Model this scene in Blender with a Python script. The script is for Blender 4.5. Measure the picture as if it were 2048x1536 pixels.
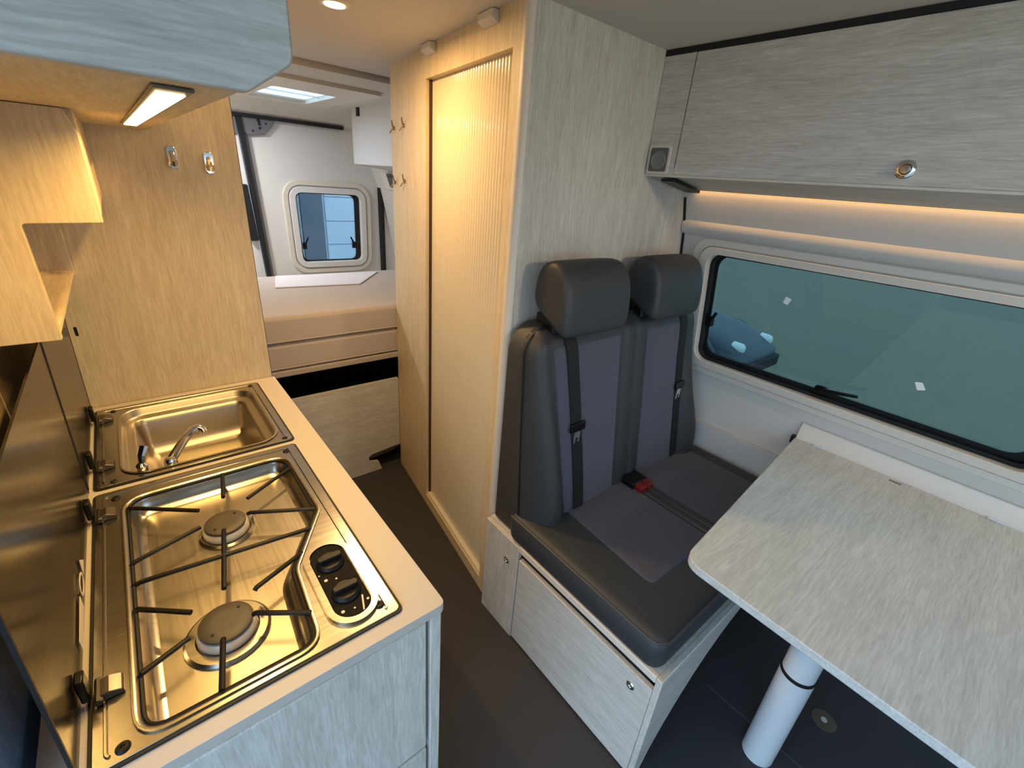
import bpy, bmesh, math, random
from mathutils import Matrix, Vector
from mathutils.geometry import tessellate_polygon

# ------------------------------------------------------------------ clear
for o in list(bpy.data.objects):
    bpy.data.objects.remove(o, do_unlink=True)
S = bpy.context.scene
COL = S.collection
random.seed(4)

# ------------------------------------------------------------------ camera, world, exposure, lights
cam_data = bpy.data.cameras.new('camera')
cam_data.sensor_width = 36.0
cam_data.lens = 36.0 * 896.41 / 2048.0
cam_data.clip_start = 0.02
cam = bpy.data.objects.new('camera', cam_data)
COL.objects.link(cam)
RX = (0.77256181, -0.63020474, 0.0773966)
DN = (-0.20437139, -0.3622232, -0.90941008)
FW = (0.60114939, 0.68675784, -0.40863563)
cam.matrix_world = Matrix(((RX[0], -DN[0], -FW[0], 0.0),
                           (RX[1], -DN[1], -FW[1], 0.0),
                           (RX[2], -DN[2], -FW[2], 1.52),
                           (0, 0, 0, 1)))
S.camera = cam

S.view_settings.view_transform = 'Standard'
S.view_settings.look = 'None'
S.view_settings.gamma = 1.0
S.view_settings.use_curve_mapping = False
S.view_settings.exposure = 0.0

world = bpy.data.worlds.new('world')
S.world = world
world.use_nodes = True
bg = world.node_tree.nodes['Background']
bg.inputs[0].default_value = (0.50, 0.73, 1.0, 1)
bg.inputs[1].default_value = 4.0


def area(name, loc, size, power, color, target=None, size_y=None, spread=math.pi, rot=None):
    l = bpy.data.lights.new(name, 'AREA')
    l.energy = power
    l.color = color
    l.size = size
    if size_y:
        l.shape = 'RECTANGLE'
        l.size_y = size_y
    l.spread = spread
    o = bpy.data.objects.new(name, l)
    COL.objects.link(o)
    o.location = loc
    if target:
        o.rotation_euler = (Vector(target) - Vector(loc)).to_track_quat('-Z', 'Y').to_euler()
    if rot:
        o.rotation_euler = rot
    return o


WARM = (1.0, 0.62, 0.19)
area('kitchen_lamp_light', (0.057, 0.80, 1.558), 0.02, 4.3, WARM, None, 0.62, spread=math.radians(158))
area('window_strip_light', (1.607, 0.05, 1.5485), 0.008, 0.6, (1.0, 0.58, 0.22), None, 1.78, spread=math.radians(110), rot=(0, -0.2, 0))
area('dinette_spot_light', (1.50, -0.30, 1.545), 0.06, 0.45, (1.0, 0.78, 0.44), (1.66, -0.30, 0.9), spread=math.radians(130))
area('ceiling_spot_light', (0.55, 1.46, 1.895), 0.06, 9.5, (1.0, 0.62, 0.26), (0.55, 1.46, 0.0))
area('cab_fill_light', (1.05, -1.10, 1.80), 0.10, 1.6, (1.0, 0.78, 0.52), (1.15, 1.0, 1.25), spread=math.radians(75))  # unseen lamp, added to brighten the bathroom side panel
area('bed_fill_light', (0.25, 3.30, 1.868), 0.09, 17.0, (1.0, 0.96, 0.93), (0.25, 3.30, 0.0))  # unseen lamp, added to brighten the rear doors and bed


# ------------------------------------------------------------------ materials
def lin(r, g, b):
    f = lambda v: (v / 255) / 12.92 if v <= 10.3 else (((v / 255) + 0.055) / 1.055) ** 2.4
    return (f(r), f(g), f(b), 1)


def new_mat(name):
    m = bpy.data.materials.new(name)
    m.use_nodes = True
    nt = m.node_tree
    return m, nt, nt.nodes['Principled BSDF']


def plain(name, rgb, rough=0.5, metal=0.0, bump=0.0, bscale=200, spec=0.5, vary=0.0, coat=0.0):
    m, nt, b = new_mat(name)
    c = lin(*rgb)
    b.inputs['Base Color'].default_value = c
    b.inputs['Roughness'].default_value = rough
    b.inputs['Metallic'].default_value = metal
    b.inputs['Specular IOR Level'].default_value = spec
    b.inputs['Coat Weight'].default_value = coat
    if bump or vary:
        tc = nt.nodes.new('ShaderNodeTexCoord')
        n = nt.nodes.new('ShaderNodeTexNoise')
        n.inputs['Scale'].default_value = bscale
        n.inputs['Detail'].default_value = 3
        nt.links.new(tc.outputs['Object'], n.inputs['Vector'])
        if bump:
            bp = nt.nodes.new('ShaderNodeBump')
            bp.inputs['Strength'].default_value = bump
            bp.inputs['Distance'].default_value = 0.002
            nt.links.new(n.outputs['Fac'], bp.inputs['Height'])
            nt.links.new(bp.outputs['Normal'], b.inputs['Normal'])
        if vary:
            mx = nt.nodes.new('ShaderNodeMix')
            mx.data_type = 'RGBA'
            mx.inputs[6].default_value = tuple(v * (1 - vary) for v in c[:3]) + (1,)
            mx.inputs[7].default_value = tuple(min(1, v * (1 + vary)) for v in c[:3]) + (1,)
            nt.links.new(n.outputs['Fac'], mx.inputs[0])
            nt.links.new(mx.outputs[2], b.inputs['Base Color'])
    return m


def wood(name, axis, light, dark, strength=1.0, rough=0.5, bump=0.25):
    """laminate with fine oak grain running along `axis` (0 x, 1 y, 2 z)"""
    m, nt, b = new_mat(name)
    N, L = nt.nodes.new, nt.links.new
    tc = N('ShaderNodeTexCoord')
    warp = N('ShaderNodeTexNoise')
    warp.inputs['Scale'].default_value = 1.0
    warp.inputs['Detail'].default_value = 2
    mapw = N('ShaderNodeMapping')
    sw = [26.0, 26.0, 26.0]
    sw[axis] = 9.0
    mapw.inputs['Scale'].default_value = sw
    L(tc.outputs['Object'], mapw.inputs['Vector'])
    L(mapw.outputs['Vector'], warp.inputs['Vector'])
    sub = N('ShaderNodeVectorMath')
    sub.operation = 'SUBTRACT'
    sub.inputs[1].default_value = (0.5, 0.5, 0.5)
    L(warp.outputs['Color'], sub.inputs[0])
    scl = N('ShaderNodeVectorMath')
    scl.operation = 'SCALE'
    scl.inputs['Scale'].default_value = 0.013
    L(sub.outputs[0], scl.inputs[0])
    add = N('ShaderNodeVectorMath')
    add.operation = 'ADD'
    L(tc.outputs['Object'], add.inputs[0])
    L(scl.outputs[0], add.inputs[1])
    mp = N('ShaderNodeMapping')
    s = [230.0, 230.0, 230.0]
    s[axis] = 15.0
    mp.inputs['Scale'].default_value = s
    L(add.outputs[0], mp.inputs['Vector'])
    n1 = N('ShaderNodeTexNoise')
    n1.inputs['Scale'].default_value = 1.0
    n1.inputs['Detail'].default_value = 6
    n1.inputs['Roughness'].default_value = 0.68
    L(mp.outputs['Vector'], n1.inputs['Vector'])
    mp2 = N('ShaderNodeMapping')
    s2 = [34.0, 34.0, 34.0]
    s2[axis] = 3.0
    mp2.inputs['Scale'].default_value = s2
    L(add.outputs[0], mp2.inputs['Vector'])
    n2 = N('ShaderNodeTexNoise')
    n2.inputs['Scale'].default_value = 1.0
    n2.inputs['Detail'].default_value = 3
    L(mp2.outputs['Vector'], n2.inputs['Vector'])
    mixf = N('ShaderNodeMath')
    mixf.operation = 'MULTIPLY_ADD'
    mixf.inputs[1].default_value = 0.30
    L(n2.outputs['Fac'], mixf.inputs[0])
    m2 = N('ShaderNodeMath')
    m2.operation = 'MULTIPLY'
    m2.inputs[1].default_value = 0.80
    L(n1.outputs['Fac'], m2.inputs[0])
    L(m2.outputs[0], mixf.inputs[2])
    rp = N('ShaderNodeValToRGB')
    w = 0.16 / strength
    rp.color_ramp.elements[0].position = max(0.0, 0.54 - w)
    rp.color_ramp.elements[0].color = lin(*dark)
    rp.color_ramp.elements[1].position = min(1.0, 0.56 + w)
    rp.color_ramp.elements[1].color = lin(*light)
    L(mixf.outputs[0], rp.inputs[0])
    L(rp.outputs[0], b.inputs['Base Color'])
    b.inputs['Roughness'].default_value = rough
    b.inputs['Specular IOR Level'].default_value = 0.35
    bp = N('ShaderNodeBump')
    bp.inputs['Strength'].default_value = bump
    bp.inputs['Distance'].default_value = 0.001
    L(n1.outputs['Fac'], bp.inputs['Height'])
    L(bp.outputs['Normal'], b.inputs['Normal'])
    return m


def brushed(name, rgb, rough, axis=0):
    m, nt, b = new_mat(name)
    N, L = nt.nodes.new, nt.links.new
    tc = N('ShaderNodeTexCoord')
    mp = N('ShaderNodeMapping')
    s = [300.0, 300.0, 300.0]
    s[axis] = 6.0
    mp.inputs['Scale'].default_value = s
    n = N('ShaderNodeTexNoise')
    n.inputs['Scale'].default_value = 1.0
    L(tc.outputs['Object'], mp.inputs['Vector'])
    L(mp.outputs['Vector'], n.inputs['Vector'])
    mr = N('ShaderNodeMapRange')
    mr.inputs['To Min'].default_value = rough * 0.8
    mr.inputs['To Max'].default_value = rough * 1.25
    L(n.outputs['Fac'], mr.inputs['Value'])
    L(mr.outputs[0], b.inputs['Roughness'])
    b.inputs['Metallic'].default_value = 1
    b.inputs['Base Color'].default_value = lin(*rgb)
    return m


def tinted(name, rgb, gloss=0.12, refl=(1, 1, 1, 1)):
    m, nt, b = new_mat(name)
    N, L = nt.nodes.new, nt.links.new
    nt.nodes.remove(b)
    out = nt.nodes['Material Output']
    tr = N('ShaderNodeBsdfTransparent')
    tr.inputs[0].default_value = lin(*rgb)
    gl = N('ShaderNodeBsdfGlossy')
    gl.inputs['Roughness'].default_value = 0.03
    gl.inputs[0].default_value = refl
    fr = N('ShaderNodeFresnel')
    fr.inputs[0].default_value = 1.35
    ad = N('ShaderNodeMath')
    ad.operation = 'ADD'
    ad.use_clamp = True
    ad.inputs[1].default_value = gloss
    L(fr.outputs[0], ad.inputs[0])
    mx = N('ShaderNodeMixShader')
    L(ad.outputs[0], mx.inputs[0])
    L(tr.outputs[0], mx.inputs[1])
    L(gl.outputs[0], mx.inputs[2])
    L(mx.outputs[0], out.inputs[0])
    return m


def emit(name, rgb, strength):
    m, nt, b = new_mat(name)
    c = lin(*rgb)
    b.inputs['Base Color'].default_value = c
    b.inputs['Emission Color'].default_value = c
    b.inputs['Emission Strength'].default_value = strength
    return m


def fabric(name, rgb, rgb2, scale):
    """woven seat cloth: small diagonal ribs"""
    m, nt, b = new_mat(name)
    N, L = nt.nodes.new, nt.links.new
    tc = N('ShaderNodeTexCoord')
    mp = N('ShaderNodeMapping')
    mp.inputs['Rotation'].default_value = (0.4, 0.3, math.radians(38))
    L(tc.outputs['Object'], mp.inputs['Vector'])
    wv = N('ShaderNodeTexWave')
    wv.inputs['Scale'].default_value = scale
    wv.inputs['Distortion'].default_value = 0.6
    L(mp.outputs['Vector'], wv.inputs['Vector'])
    mx = N('ShaderNodeMix')
    mx.data_type = 'RGBA'
    mx.inputs[6].default_value = lin(*rgb)
    mx.inputs[7].default_value = lin(*rgb2)
    L(wv.outputs['Fac'], mx.inputs[0])
    L(mx.outputs[2], b.inputs['Base Color'])
    b.inputs['Roughness'].default_value = 0.9
    b.inputs['Sheen Weight'].default_value = 0.15
    bp = N('ShaderNodeBump')
    bp.inputs['Strength'].default_value = 0.35
    bp.inputs['Distance'].default_value = 0.0015
    L(wv.outputs['Fac'], bp.inputs['Height'])
    L(bp.outputs['Normal'], b.inputs['Normal'])
    return m


OAK_L, OAK_D = (212, 209, 201), (172, 168, 158)
oak_x = wood('oak_laminate_x', 0, OAK_L, OAK_D)
oak_y = wood('oak_laminate_y', 1, OAK_L, OAK_D)
oak_z = wood('oak_laminate_z', 2, OAK_L, OAK_D)
oak_blue_daylight_z = wood('oak_laminate_blue_daylight', 2, (176, 200, 232), (138, 162, 200))  # oak tinted blue to paint in the cool daylight shade behind the lid
KIT_L, KIT_D = (226, 209, 174), (196, 174, 136)
kit_y = wood('kitchen_oak_y', 1, KIT_L, KIT_D)
kit_z = wood('kitchen_oak_z', 2, KIT_L, KIT_D)
oak_top = wood('oak_table_laminate', 0, (208, 212, 210), (172, 176, 174))
worktop_m = plain('worktop_laminate', (190, 182, 173), 0.5, bump=0.1, bscale=500, vary=0.05)
edge_m = plain('pale_edge_band', (214, 206, 192), 0.45)
ceil_m = plain('ceiling_lining', (204, 199, 191), 0.85, bump=0.05, bscale=600)
cream_m = plain('cream_wall_lining', (205, 199, 190), 0.7, bump=0.03, bscale=400)
white_m = plain('white_door_lining', (214, 211, 208), 0.6)
cream_pl = plain('cream_plastic', (214, 206, 193), 0.4)
black_m = plain('black_rubber', (14, 14, 15), 0.6)
blackgl = plain('black_gloss_plastic', (14, 14, 15), 0.32, spec=0.3)
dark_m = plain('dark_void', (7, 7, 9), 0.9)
floor_m = plain('speckled_dark_floor', (52, 50, 52), 0.75, bump=0.3, bscale=900, vary=0.25)
vinyl_m = plain('charcoal_vinyl', (50, 53, 56), 0.55, bump=0.06, bscale=700)
fab_m = fabric('grey_violet_seat_cloth', (67, 68, 79), (80, 80, 93), 45)
belt_m = plain('belt_webbing', (11, 12, 15), 0.75, bump=0.3, bscale=900)
steel_m = brushed('brushed_steel', (184, 178, 166), 0.24, 0)
steel_pan = brushed('satin_steel', (180, 172, 158), 0.34, 1)
chrome_m = plain('chrome', (225, 225, 228), 0.08, 1.0)
alu_m = plain('cast_aluminium', (208, 204, 200), 0.4, 0.25)
iron_m = plain('black_enamel_wire', (16, 14, 12), 0.5, spec=0.3)
cap_m = plain('burner_cap_enamel', (72, 66, 58), 0.5)
greym = plain('grey_metal_bracket', (120, 118, 122), 0.45, 0.4)
hinge_m = plain('worn_hinge_metal', (120, 112, 100), 0.3, 0.9)
greypl = plain('grey_speaker_plastic', (92, 94, 94), 0.6)
lid_m = brushed('dark_brushed_lid', (34, 28, 21), 0.2, 1)
reed_m = plain('reeded_translucent_panel', (222, 208, 178), 0.15, 0.0, spec=0.6, coat=0.25)
matt_m = plain('mattress_cloth', (178, 168, 160), 0.95, bump=0.35, bscale=300, vary=0.04)
leg_m = plain('white_powder_coat', (205, 210, 214), 0.35)
red_m = plain('red_button', (110, 28, 20), 0.4)
glass_win = tinted('blue_tinted_acrylic', (166, 182, 180), 0.02)
glass_rear = tinted('clear_blue_acrylic', (215, 228, 235), 0.02)
glass_sky = tinted('frosted_hatch_acrylic', (225, 240, 245), 0.02)
opal_m, _nt, _b = new_mat('opal_hatch_acrylic')
_nt.nodes.remove(_b)
_tl = _nt.nodes.new('ShaderNodeBsdfTranslucent')
_tl.inputs[0].default_value = lin(235, 240, 240)
_nt.links.new(_tl.outputs[0], _nt.nodes['Material Output'].inputs[0])
lamp_m = emit('led_diffuser', (255, 226, 170), 5)
strip_m = emit('led_strip_glow', (255, 178, 86), 1.6)
spot_m = emit('spot_lens', (255, 225, 170), 9)
sticker_m = plain('white_sticker', (235, 240, 240), 0.5)
decal_m = plain('pale_print', (215, 205, 185), 0.5)
ground_m = plain('green_grey_asphalt', (126, 120, 104), 0.9, vary=0.12, bscale=3)
car_m = plain('blue_car_paint', (66, 76, 88), 0.55, 0.0, coat=0.15)
pale_blue = plain('pale_blue_siding', (186, 184, 182), 0.6)
deep_blue = plain('deep_blue_band', (92, 90, 92), 0.6)
tyre_m = plain('tyre_rubber', (32, 36, 42), 0.8)
brownm = plain('brown_vent', (92, 82, 74), 0.6)


# ------------------------------------------------------------------ helpers
def root_loc(o):
    v = Vector((0, 0, 0))
    while o is not None:
        v += o.location
        o = o.parent
    return v


def tag(o, label=None, cat=None, group=None, kind=None):
    if label:
        o['label'] = label
    if cat:
        o['category'] = cat
    if group:
        o['group'] = group
    if kind:
        o['kind'] = kind
    return o


def thing(name, label, cat, loc, group=None):
    o = bpy.data.objects.new(name, None)
    o.empty_display_size = 0.05
    COL.objects.link(o)
    o.location = loc
    return tag(o, label, cat, group)


def struct_empty(name, loc):
    o = bpy.data.objects.new(name, None)
    o.empty_display_size = 0.05
    COL.objects.link(o)
    o.location = loc
    o['kind'] = 'structure'
    return o


class MB:
    def __init__(s):
        s.v, s.f = [], []

    def poly(s, pts):
        n = len(s.v)
        s.v += [tuple(p) for p in pts]
        s.f.append(tuple(range(n, n + len(pts))))

    def box(s, a, b):
        x0, y0, z0 = (min(a[i], b[i]) for i in range(3))
        x1, y1, z1 = (max(a[i], b[i]) for i in range(3))
        n = len(s.v)
        s.v += [(x0, y0, z0), (x1, y0, z0), (x1, y1, z0), (x0, y1, z0), (x0, y0, z1), (x1, y0, z1), (x1, y1, z1), (x0, y1, z1)]
        for f in ((3, 2, 1, 0), (4, 5, 6, 7), (0, 1, 5, 4), (1, 2, 6, 5), (2, 3, 7, 6), (3, 0, 4, 7)):
            s.f.append(tuple(n + i for i in f))
        return s

    def prism(s, pts, fn0, fn1):
        """pts 2-D polygon, fn0/fn1 map it to the two 3-D ends"""
        n, k = len(s.v), len(pts)
        s.v += [tuple(fn0(*p)) for p in pts] + [tuple(fn1(*p)) for p in pts]
        s.f.append(tuple(n + i for i in range(k))[::-1])
        s.f.append(tuple(n + k + i for i in range(k)))
        for i in range(k):
            j = (i + 1) % k
            s.f.append((n + i, n + j, n + k + j, n + k + i))
        return s

    def plate(s, outer, holes, fn0, fn1):
        """flat plate with holes, between fn0 (bottom) and fn1 (top)"""
        loops = [outer] + list(holes)
        flat = [p for l in loops for p in l]
        tris = tessellate_polygon([[Vector((p[0], p[1], 0)) for p in l] for l in loops])
        n, k = len(s.v), len(flat)
        s.v += [tuple(fn0(*p)) for p in flat] + [tuple(fn1(*p)) for p in flat]
        for t in tris:
            s.f.append((n + t[0], n + t[1], n + t[2]))
            s.f.append((n + k + t[0], n + k + t[1], n + k + t[2]))
        o = 0
        for l in loops:
            m = len(l)
            for i in range(m):
                j = (i + 1) % m
                s.f.append((n + o + i, n + o + j, n + k + o + j, n + k + o + i))
            o += m
        return s

    def loops(s, rings, close=True, cap0=False, cap1=False):
        """rings of equal vertex count bridged one after another"""
        n, k = len(s.v), len(rings[0])
        for r in rings:
            s.v += [tuple(p) for p in r]
        for a in range(len(rings) - 1):
            for i in range(k if close else k - 1):
                j = (i + 1) % k
                s.f.append((n + a * k + i, n + a * k + j, n + (a + 1) * k + j, n + (a + 1) * k + i))
        if cap0:
            s.f.append(tuple(n + i for i in range(k))[::-1])
        if cap1:
            b = n + (len(rings) - 1) * k
            s.f.append(tuple(b + i for i in range(k)))
        return s

    def tube(s, pts, r, seg=8, closed=False, r2=None):
        pts = [Vector(p) for p in pts]
        rings = []
        k = len(pts)
        prev = None
        for i, p in enumerate(pts):
            if closed:
                d = pts[(i + 1) % k] - pts[i - 1]
            else:
                d = pts[min(i + 1, k - 1)] - pts[max(i - 1, 0)]
            d.normalize()
            if prev is None:
                up = Vector((0, 0, 1)) if abs(d.z) < 0.9 else Vector((1, 0, 0))
                a = d.cross(up).normalized()
            else:
                a = (prev - d * prev.dot(d)).normalized()
            prev = a
            b = d.cross(a)
            rr = r if r2 is None else r + (r2 - r) * i / (k - 1)
            rings.append([p + a * (rr * math.cos(2 * math.pi * q / seg)) + b * (rr * math.sin(2 * math.pi * q / seg)) for q in range(seg)])
        if closed:
            rings.append(rings[0])
        return s.loops(rings, True, not closed, not closed)

    def lathe(s, c, prof, seg=24, axis='Z', cap0=True, cap1=True):
        """prof: list of (radius, height along axis)"""
        rings = []
        for r, h in prof:
            ring = []
            for q in range(seg):
                a = 2 * math.pi * q / seg
                u, v = r * math.cos(a), r * math.sin(a)
                if axis == 'Z':
                    ring.append((c[0] + u, c[1] + v, c[2] + h))
                elif axis == 'X':
                    ring.append((c[0] + h, c[1] + u, c[2] + v))
                else:
                    ring.append((c[0] + u, c[1] + h, c[2] + v))
            rings.append(ring)
        return s.loops(rings, True, cap0, cap1)

    def build(s, name, mat, parent=None, bevel=0.0, seg=2, smooth=True, angle=35, label=None, subsurf=0, kind=None, loc=None):
        me = bpy.data.meshes.new(name)
        off = root_loc(parent) if parent else Vector(loc if loc else (0, 0, 0))
        me.from_pydata([(x - off.x, y - off.y, z - off.z) for x, y, z in s.v], [], s.f)
        bm = bmesh.new()
        bm.from_mesh(me)
        bmesh.ops.remove_doubles(bm, verts=bm.verts, dist=1e-5)
        bmesh.ops.recalc_face_normals(bm, faces=bm.faces)
        bm.to_mesh(me)
        bm.free()
        me.materials.append(mat)
        if smooth:
            for p in me.polygons:
                p.use_smooth = True
            me.set_sharp_from_angle(angle=math.radians(angle))
        o = bpy.data.objects.new(name, me)
        COL.objects.link(o)
        if parent:
            o.parent = parent
        elif loc:
            o.location = loc
        if bevel:
            b = o.modifiers.new('bevel', 'BEVEL')
            b.width = bevel
            b.segments = seg
            b.limit_method = 'ANGLE'
            b.angle_limit = math.radians(40)
        if subsurf:
            u = o.modifiers.new('subsurf', 'SUBSURF')
            u.levels = u.render_levels = subsurf
        if label:
            o['label'] = label
        if kind:
            o['kind'] = kind
        return o


def dup(root, delta, label=None, group=None):
    r = root.copy()
    COL.objects.link(r)
    r.location = root.location + Vector(delta)
    if label:
        r['label'] = label
    if group:
        r['group'] = group
    for ch in list(root.children):
        c = ch.copy()
        COL.objects.link(c)
        c.parent = r
        for g in list(ch.children):
            d = g.copy()
            COL.objects.link(d)
            d.parent = c
    return r


def rrect(x0, y0, x1, y1, r, n=6):
    """rounded rectangle, counter-clockwise; r may be a 4-tuple (bl, br, tr, tl)"""
    rs = r if isinstance(r, tuple) else (r,) * 4
    pts = []
    for (cx, cy, a0, rr) in ((x0, y0, 180, rs[0]), (x1, y0, 270, rs[1]), (x1, y1, 0, rs[2]), (x0, y1, 90, rs[3])):
        sx = cx + (rr if cx == x0 else -rr)
        sy = cy + (rr if cy == y0 else -rr)
        if rr < 1e-6:
            pts.append((cx, cy))
            continue
        for i in range(n + 1):
            a = math.radians(a0 + 90 * i / n)
            pts.append((sx + rr * math.cos(a), sy + rr * math.sin(a)))
    return pts


def rpoly(pts, r, n=5):
    """round the corners of a polygon; r single value or list"""
    out = []
    k = len(pts)
    for i in range(k):
        p = Vector((pts[i][0], pts[i][1]))
        a = Vector((pts[i - 1][0], pts[i - 1][1])) - p
        b = Vector((pts[(i + 1) % k][0], pts[(i + 1) % k][1])) - p
        rr = r[i] if isinstance(r, (list, tuple)) else r
        if rr < 1e-6:
            out.append((p.x, p.y))
            continue
        a.normalize()
        b.normalize()
        half = math.acos(max(-1, min(1, a.dot(b)))) / 2
        d = rr / math.tan(half)
        p0, p1 = p + a * d, p + b * d
        for j in range(n + 1):
            t = j / n
            q = p0.lerp(p, t).lerp(p.lerp(p1, t), t)
            out.append((q.x, q.y))
    return out


def offset(poly, d):
    """inset (d>0) a counter-clockwise polygon"""
    k = len(poly)
    out = []
    for i in range(k):
        p = Vector(poly[i])
        e0 = (p - Vector(poly[i - 1]))
        e1 = (Vector(poly[(i + 1) % k]) - p)
        if e0.length < 1e-7:
            e0 = e1
        if e1.length < 1e-7:
            e1 = e0
        e0.normalize()
        e1.normalize()
        n = Vector((-e0.y, e0.x)) + Vector((-e1.y, e1.x))
        if n.length < 1e-6:
            n = Vector((-e0.y, e0.x))
        n.normalize()
        c = max(0.5, n.dot(Vector((-e0.y, e0.x))))
        out.append((p.x + n.x * d / c, p.y + n.y * d / c))
    return out


def at(z):
    return lambda x, y: (x, y, z)


# ================================================================== SETTING
CZ = 1.913          # ceiling height
PROF = [(0.0, 1.80), (0.62, 1.80), (0.80, 1.798), (1.40, 1.665), (1.52, 1.624), (1.57, 1.605), (1.913, 1.45)]


def XW(z):
    for (z0, x0), (z1, x1) in zip(PROF, PROF[1:]):
        if z <= z1:
            return x0 + (x1 - x0) * (z - z0) / (z1 - z0)
    return PROF[-1][1]


def wallp(d):
    """map (y, z) on the right wall, d = depth outwards"""
    return lambda y, z: (XW(z) + d, y, z)


# floor
MB().box((-0.6, -1.3, -0.05), (1.95, 3.85, 0.0)).build('floor', floor_m, kind='structure')
fl = MB()
fl.box((1.232, -0.7, 0.0002), (1.238, 0.26, 0.0012))
fl.build('trim_1', plain('floor_seam', (74, 72, 72), 0.7), kind='structure')
# ceiling: front lining and rear lining with a seam between, skylight hole in the rear one
MB().box((-0.6, -1.3, CZ), (1.65, 2.265, CZ + 0.03)).build('ceiling', ceil_m, kind='structure')
hole = rrect(0.735, 2.87, 1.062, 3.50, 0.03)
cr = MB()
cr.plate([(-0.6, 2.28), (1.65, 2.28), (1.65, 3.5), (-0.6, 3.5)], [hole][:0] + [rrect(0.735, 2.87, 1.062, 3.47, 0.03)], at(1.89), at(CZ + 0.03))
cr.build('ceiling.001', ceil_m, kind='structure')
MB().box((-0.6, 2.258, CZ + 0.004), (1.65, 2.286, CZ + 0.034)).build('trim_2', dark_m, kind='structure')
# header above the rear doors: lining curves down
hd = MB()
pr = [(3.42, 1.89), (3.56, 1.873), (3.66, 1.84), (3.73, 1.79), (3.82, 1.79), (3.82, 1.94), (3.42, 1.94)]
hd.prism(pr, lambda y, z: (-0.6, y, z), lambda y, z: (1.66, y, z))
hd.build('trim_3', cream_m, kind='structure')

# right wall (window opening), lower panel and ledge
WY0, WY1, WZ0, WZ1 = -0.150, 0.862, 0.905, 1.338
hole_w = rrect(WY0 - 0.02, WZ0 - 0.02, WY1 + 0.02, WZ1 + 0.02, 0.055)
wr = MB()
wr.plate([(-1.3, 0.80), (3.85, 0.80), (3.85, 1.40), (-1.3, 1.40)], [hole_w], wallp(0.0), wallp(0.05))
for (z0, x0), (z1, x1) in zip(PROF, PROF[1:]):
    if abs(z0 - 0.80) < 1e-6:
        continue
    wr.prism([(x0, z0), (x1, z1), (x1 + 0.05, z1), (x0 + 0.05, z0)], lambda x, z: (x, -1.3, z), lambda x, z: (x, 3.85, z))
wr.build('wall_right', cream_m, kind='structure')
MB().box((1.785, -1.0, 0.02), (1.80, 0.975, 0.632)).build('trim_4', plain('pale_grey_lining', (196, 194, 190), 0.6), kind='structure', bevel=0.003)
# shallow horizontal rib above the window
rb = MB()
rb.prism([(0.0, 1.392), (-0.012, 1.402), (-0.016, 1.418), (-0.010, 1.434), (0.0, 1.444)], lambda d, z: (XW(z) + d, -1.3, z), lambda d, z: (XW(z) + d, 0.98, z))
rb.build('trim_5', cream_m, kind='structure')

# unseen cab bulkhead, added to cut the daylight to a windscreen opening
MB().plate([(-0.6, 0.0), (1.84, 0.0), (1.84, CZ + 0.03), (-0.6, CZ + 0.03)], [rrect(0.45, 0.95, 1.55, 1.50, 0.08)], lambda x, z: (x, -1.3, z), lambda x, z: (x, -1.34, z)).build('added_wall_front', cream_m, kind='structure')

# window 1: fixed frame, rubber, hinged acrylic pane
w1 = struct_empty('window_1', (1.74, 0.36, 0.905))
fo, fi = rrect(WY0 - 0.07, WZ0 - 0.058, WY1 + 0.062, WZ1 + 0.052, 0.06), rrect(WY0, WZ0, WY1, WZ1, 0.045)
MB().plate(fo, [rrect(WY0 - 0.038, WZ0 - 0.033, WY1 + 0.034, WZ1 + 0.028, 0.052)], wallp(0.0), wallp(-0.010)).build('outer_frame', cream_pl, w1, bevel=0.003)
MB().plate(rrect(WY0 - 0.034, WZ0 - 0.029, WY1 + 0.030, WZ1 + 0.024, 0.05), [fi], wallp(0.045), wallp(-0.018)).build('inner_frame', cream_pl, w1, bevel=0.004)
gk = rrect(WY0 + 0.012, WZ0 + 0.012, WY1 - 0.014, WZ1 - 0.006, 0.04)
MB().plate(fi, [gk], wallp(0.03), wallp(0.014)).build('rubber_seal', black_m, w1, bevel=0.002)
MB().prism(rrect(WY0, WZ0, WY1, WZ1, 0.045), wallp(0.042), wallp(0.046)).build('pane', glass_win, w1)
# dark printed border of the pane
MB().plate(rrect(WY0 + 0.002, WZ0 + 0.002, WY1 - 0.002, WZ1 - 0.002, 0.043), [rrect(WY0 + 0.03, WZ0 + 0.028, WY1 - 0.022, WZ1 - 0.004, 0.05)], wallp(0.038), wallp(0.041)).build('pane_border', black_m, w1)
lat = MB()
lat.prism(rrect(0.37, 0.922, 0.412, 0.956, 0.012), wallp(0.036), wallp(0.016))
lat.prism(rpoly([(0.385, 0.934), (0.395, 0.95), (0.285, 0.966), (0.28, 0.957)], 0.003), wallp(0.018), wallp(0.006))
lat.build('latch', blackgl, w1, bevel=0.002)
lat = MB()
lat.prism(rrect(0.822, 1.05, 0.846, 1.10, 0.008), wallp(0.036), wallp(0.010))
lat.prism(rpoly([(0.838, 1.055), (0.826, 1.062), (0.80, 1.115), (0.808, 1.12)], 0.002), wallp(0.014), wallp(0.004))
lat.build('latch', blackgl, w1, bevel=0.002)
lat = MB()
lat.prism(rrect(WY0 + 0.014, 1.02, WY0 + 0.05, 1.075, 0.012), wallp(0.036), wallp(0.010))
lat.build('latch', blackgl, w1, bevel=0.002)
MB().prism(rpoly([(0.588, 1.208), (0.572, 1.204), (0.562, 1.226), (0.582, 1.232)], 0.003), wallp(0.0415), wallp(0.0405)).build('sticker', sticker_m, w1, label='white sticker near the top of the window pane')
MB().prism(rpoly([(0.168, 1.06), (0.150, 1.064), (0.136, 1.043), (0.155, 1.036)], 0.003), wallp(0.0415), wallp(0.0405)).build('sticker', sticker_m, w1, label='white sticker low on the window pane')

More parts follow.
